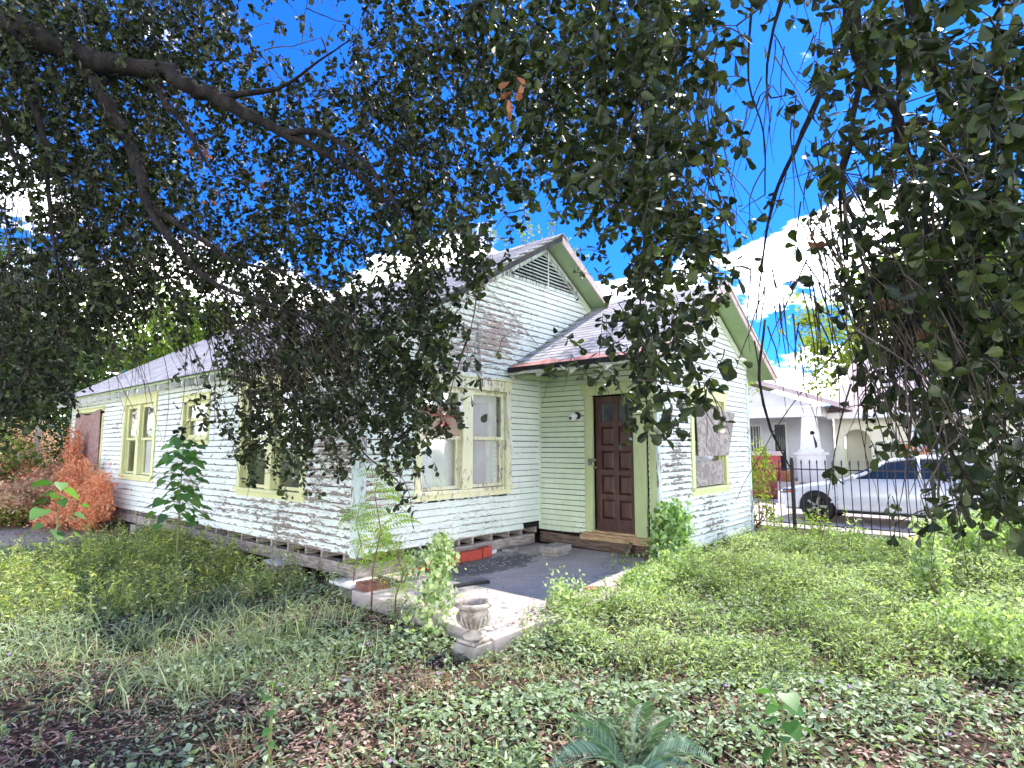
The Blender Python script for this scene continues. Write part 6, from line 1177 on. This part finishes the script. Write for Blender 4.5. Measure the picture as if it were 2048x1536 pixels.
def depth_rng(px, py):
    """left mass hangs 3.7-5.6 m away, centre 2.9-4.6, right 2.1-3.7"""
    lo = np.interp(px, [-200, 500, 900, 1100, 1250, 1600, 2300], [3.9, 3.9, 3.5, 2.9, 2.3, 2.1, 1.9]); hi = np.interp(px, [-200, 500, 900, 1100, 1250, 1600, 2300], [5.8, 5.4, 4.9, 4.4, 3.6, 3.6, 3.6]); return lo, hi
LEAFL = .046
def canopy(which, mat):
    root = oakL if which == 'L' else oakR
    starts = []; cells = []
    for j in range(-7, 17):
        for i in range(-5, 38):
            jj, ii = min(max(j, 0), 16), min(max(i, 0), 31); dn = DEN[jj, ii] if j >= 0 else .55
            if (i < 0 or i > 31): dn *= .8
            if j < -3: dn *= .6
            if dn < .05: continue
            cx_ = i * 64 + 32; sel = 'L' if cx_ < 870 + 120 * math.sin(j * 1.7) else 'R'
            if sel != which: continue
            lo, hi = depth_rng(cx_, 0); dm = (lo + hi) / 2; ap = .32 * (LEAFL * FPX / dm) ** 2 * .55; lam = -math.log(1 - min(dn, .97) * .965) * (1.12 if which == 'L' else 1.0)
            nl = lam * 64 * 64 / ap * (.76 if which == 'L' else (.88 if cx_ < 1500 else .74)); starts.append((cx_, j * 64 + 32, nl, dn))
    S = []; LN = []; 
    for (cx_, cy_, nl, dn) in starts:
        k = max(1, int(round(nl / 13)))
        for _ in range(k): S.append((cx_ + random.uniform(-34, 34), cy_ + random.uniform(-34, 34) - 34))
    S = np.array(S); lo, hi = depth_rng(S[:, 0], S[:, 1]); dd = lo + (hi - lo) * rng.random(len(S))
    P0 = np.array([at(a, b, d) for (a, b), d in zip(S, dd)]); n = len(P0)
    side = RT * (.55 if which == 'L' else .25)
    D = unit(rng.normal(size=(n, 3)) * .45 + np.array([0, 0, -.75]) + side * rng.normal(.5, .6, (n, 1)))
    ln = rng.uniform(.14, .36, n) * (.9 if which == 'L' else .8); TW = twigs(P0, D, ln, 5, .22, .16)
    m = 15; T_ = np.clip(np.linspace(.1, 1, m)[None] + rng.normal(size=(n, m)) * .04, 0, 1); P, Dt = along(TW, T_); tid = np.repeat(np.arange(n), m); P = P.reshape(-1, 3); Dt = Dt.reshape(-1, 3)
    px, py, z = proj(P); dl = dens_at(px, py); inside = (px > 0) & (px < 2048) & (py > 0)
    noise_px = .5 + .5 * np.sin(px * .061 + 2.2 * np.sin(py * .043)) * np.sin(py * .057 + 1.9 * np.sin(px * .037))
    keep = np.where(inside, (dl > .09) & (dl + .75 * (noise_px - .5) > .30 + .12 * rng.random(len(P))), rng.random(len(P)) < .8)
    h_, s_ = blocked(P[:, 0], P[:, 1], .25); keep &= ~(h_ & (P[:, 2] < 5.3)) & (P[:, 2] > .35)
    P, Dt, tid = P[keep], Dt[keep], tid[keep]; q = len(P)
    Dl = unit(rdir(q) * .9 + Dt * .55 + [0, 0, -.15]); L_ = LEAFL * rng.uniform(.45, 1.4, q) * (1.0 if which == 'L' else 1.22)
    V = np.clip(rng.random(q) * .7 + .3 * rng.random(n)[tid], 0, 1)
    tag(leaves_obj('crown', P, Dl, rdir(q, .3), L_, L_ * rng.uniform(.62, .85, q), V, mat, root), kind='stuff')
    cnt = np.bincount(tid, minlength=n); tk = cnt > 3; print('canopy', which, q, tk.sum())
    tag(twig_mesh('twigs', TW[tk], .0032 if which == 'L' else .0026, .001, M_TWIG, root), kind='stuff')
    # branches that carry the twigs: greedy joining to the limb network
    net = np.array([p for p, r in NET[which]]); ids = np.where(tk)[0]; rng.shuffle(ids); ids = ids[:420]; tgt = TW[ids, 0]; dm = np.array([np.min(np.linalg.norm(net - t_, axis=1)) for t_ in tgt]); mb = MB(); used = 0
    for q_ in np.argsort(dm):
        t_ = tgt[q_]; dist = np.linalg.norm(net - t_, axis=1) + .35 * np.maximum(0, t_[2] - net[:, 2]); s_ = net[np.argmin(dist)]; L = np.linalg.norm(t_ - s_)
        if L < .08: continue
        u = np.linspace(0, 1, 7)[:, None]; Pb = s_ * (1 - u) + t_ * u; Pb = Pb + np.array([0, 0, 1]) * (np.sin(u * math.pi) * L * random.uniform(-.02, .14)) + np.cumsum(rng.normal(size=(7, 3)), 0) * L * .022 * np.sin(u * math.pi); r0 = min(.011, .0035 + L * .005)
        bx, by, bz = proj(Pb)
        if ((bx > 1000) & (bx < 1180) & (by > 470) & (by < 1000)).sum() > 2: continue
        mb.tube(Pb, np.linspace(r0, .0022, 7), 4, False); net = np.concatenate([net, Pb[1:]]); used += 1
    tag(mb.build('branches', M_TWIG, root, smooth=True), kind='stuff')
canopy('L', L_OAK); canopy('R', L_OAKR)
# bare arching twigs: the tangle at lower left and the trailing wands on the right
def wands(root, boxes, mat=M_TWIG):
    S, D, LN = [], [], []
    for (x0, y0, x1, y1, d0, d1, dx, dy, l0, l1, n) in boxes:
        for _ in range(n):
            d = random.uniform(d0, d1); S.append(at(random.uniform(x0, x1), random.uniform(y0, y1), d)); v = RT * (dx + random.gauss(0, .25)) - UV * (dy + random.gauss(0, .15)) + FW * random.gauss(0, .2); D.append(v); LN.append(random.uniform(l0, l1))
    TW = twigs(np.array(S), unit(np.array(D)), np.array(LN), 9, .07, .09); o = twig_mesh('bare_twigs', TW, .0045, .0012, mat, root); tag(o, kind='stuff'); return TW
wands(oakL, [(400, 520, 640, 640, 4.0, 4.8, .8, .6, .6, 1.2, 150), (120, 400, 420, 620, 4.2, 5.2, .35, .8, .6, 1.3, 130), (0, 300, 200, 600, 4.2, 5.2, .1, .9, .5, 1.2, 90), (560, 620, 720, 720, 3.9, 4.5, .5, .8, .35, .7, 60), (700, 100, 900, 400, 3.8, 4.6, .4, .8, .4, .9, 50), (460, 640, 620, 740, 4., 4.6, .3, .8, .3, .7, 70)])
wands(oakR, [(1600, 250, 1950, 600, 2.2, 3.2, .35, .85, .4, .9, 110), (1700, 500, 2048, 800, 2.1, 3.0, .35, .8, .4, .9, 110), (1250, 60, 1450, 400, 2.5, 3.4, .1, .95, .4, .8, 50), (1480, 0, 1700, 400, 2.6, 3.2, -.1, .95, .3, .6, 22), (1500, 500, 1650, 700, 2.4, 3.0, .1, .95, .25, .5, 22)])
# a few dead brown leaves hanging in the crown
for root, L_ in ((oakL, [(385, 295), (400, 305), (500, 345), (515, 352), (590, 410), (430, 395)]), (oakR, [(1040, 175), (1790, 600), (1855, 650), (1640, 470)])):
    Pq = np.concatenate([at(a, b, 4.0 if root is oakL else 2.4) + rng.normal(size=(7, 3)) * .035 for a, b in L_]); q = len(Pq); tag(leaves_obj('dead_leaves', Pq, unit(rdir(q) + [0, 0, -.6]), rdir(q), rng.uniform(.035, .06, q), rng.uniform(.02, .04, q), rng.random(q), L_DEADO, root), kind='stuff')
# leaves added overhead, out of the picture, to shade the foreground
x = rng.uniform(-9, 1.5, 60000); y = rng.uniform(-9, 4.5, 60000); z = rng.uniform(4.6, 7.5, 60000); P = np.stack([x, y, z], 1); px, py, dz = proj(P); k = ((py < -40) | (dz < .2)) & (noise2(x, y, 1.4, 1.) + .5 * noise2(x, y, 4., 2.) > .12) & (np.hypot(x - (-4.5), y - (-2.)) < 6.0)
P = P[k][:3800]; q = len(P); L_ = rng.uniform(.05, .09, q); tag(leaves_obj('overhead_shade_leaves', P, rdir(q), rdir(q, .4), L_, L_ * .9, rng.random(q), L_OAK, oakL), kind='stuff')


limb('R', [(1350, -80, 3.2, .02), (1330, 60, 4.6, .018), (1310, 180, 6.2, .014), (1290, 330, 7.4, .008)]); limb('R', [(1310, 180, 6.2, .012), (1380, 260, 7.2, .009), (1420, 380, 8.0, .005)]); limb('R', [(1330, 60, 4.6, .014), (1180, 140, 6.2, .01), (1120, 260, 7.2, .006)])  # limbs added to carry the leaves that shade the patio
x = rng.uniform(1.2, 5.4, 60000); y = rng.uniform(-4.2, .2, 60000); z = rng.uniform(4.7, 7.6, 60000); P = np.stack([x, y, z], 1); px, py, dz = proj(P); k = ((dens_at(px, py) > .74) | (py < 0)) & (py < 520) & (noise2(x, y, 2.4, 1.) + .6 * noise2(x + z, y, 6., 2.) > -.15)
P = P[k][:9000]; q = len(P); L_ = rng.uniform(.04, .075, q); tag(leaves_obj('patio_shade_leaves', P, rdir(q), rdir(q, .4), L_, L_ * .8, rng.random(q), L_OAK, oakR), kind='stuff')  # leaves added behind the near foliage to cast shade on the patio
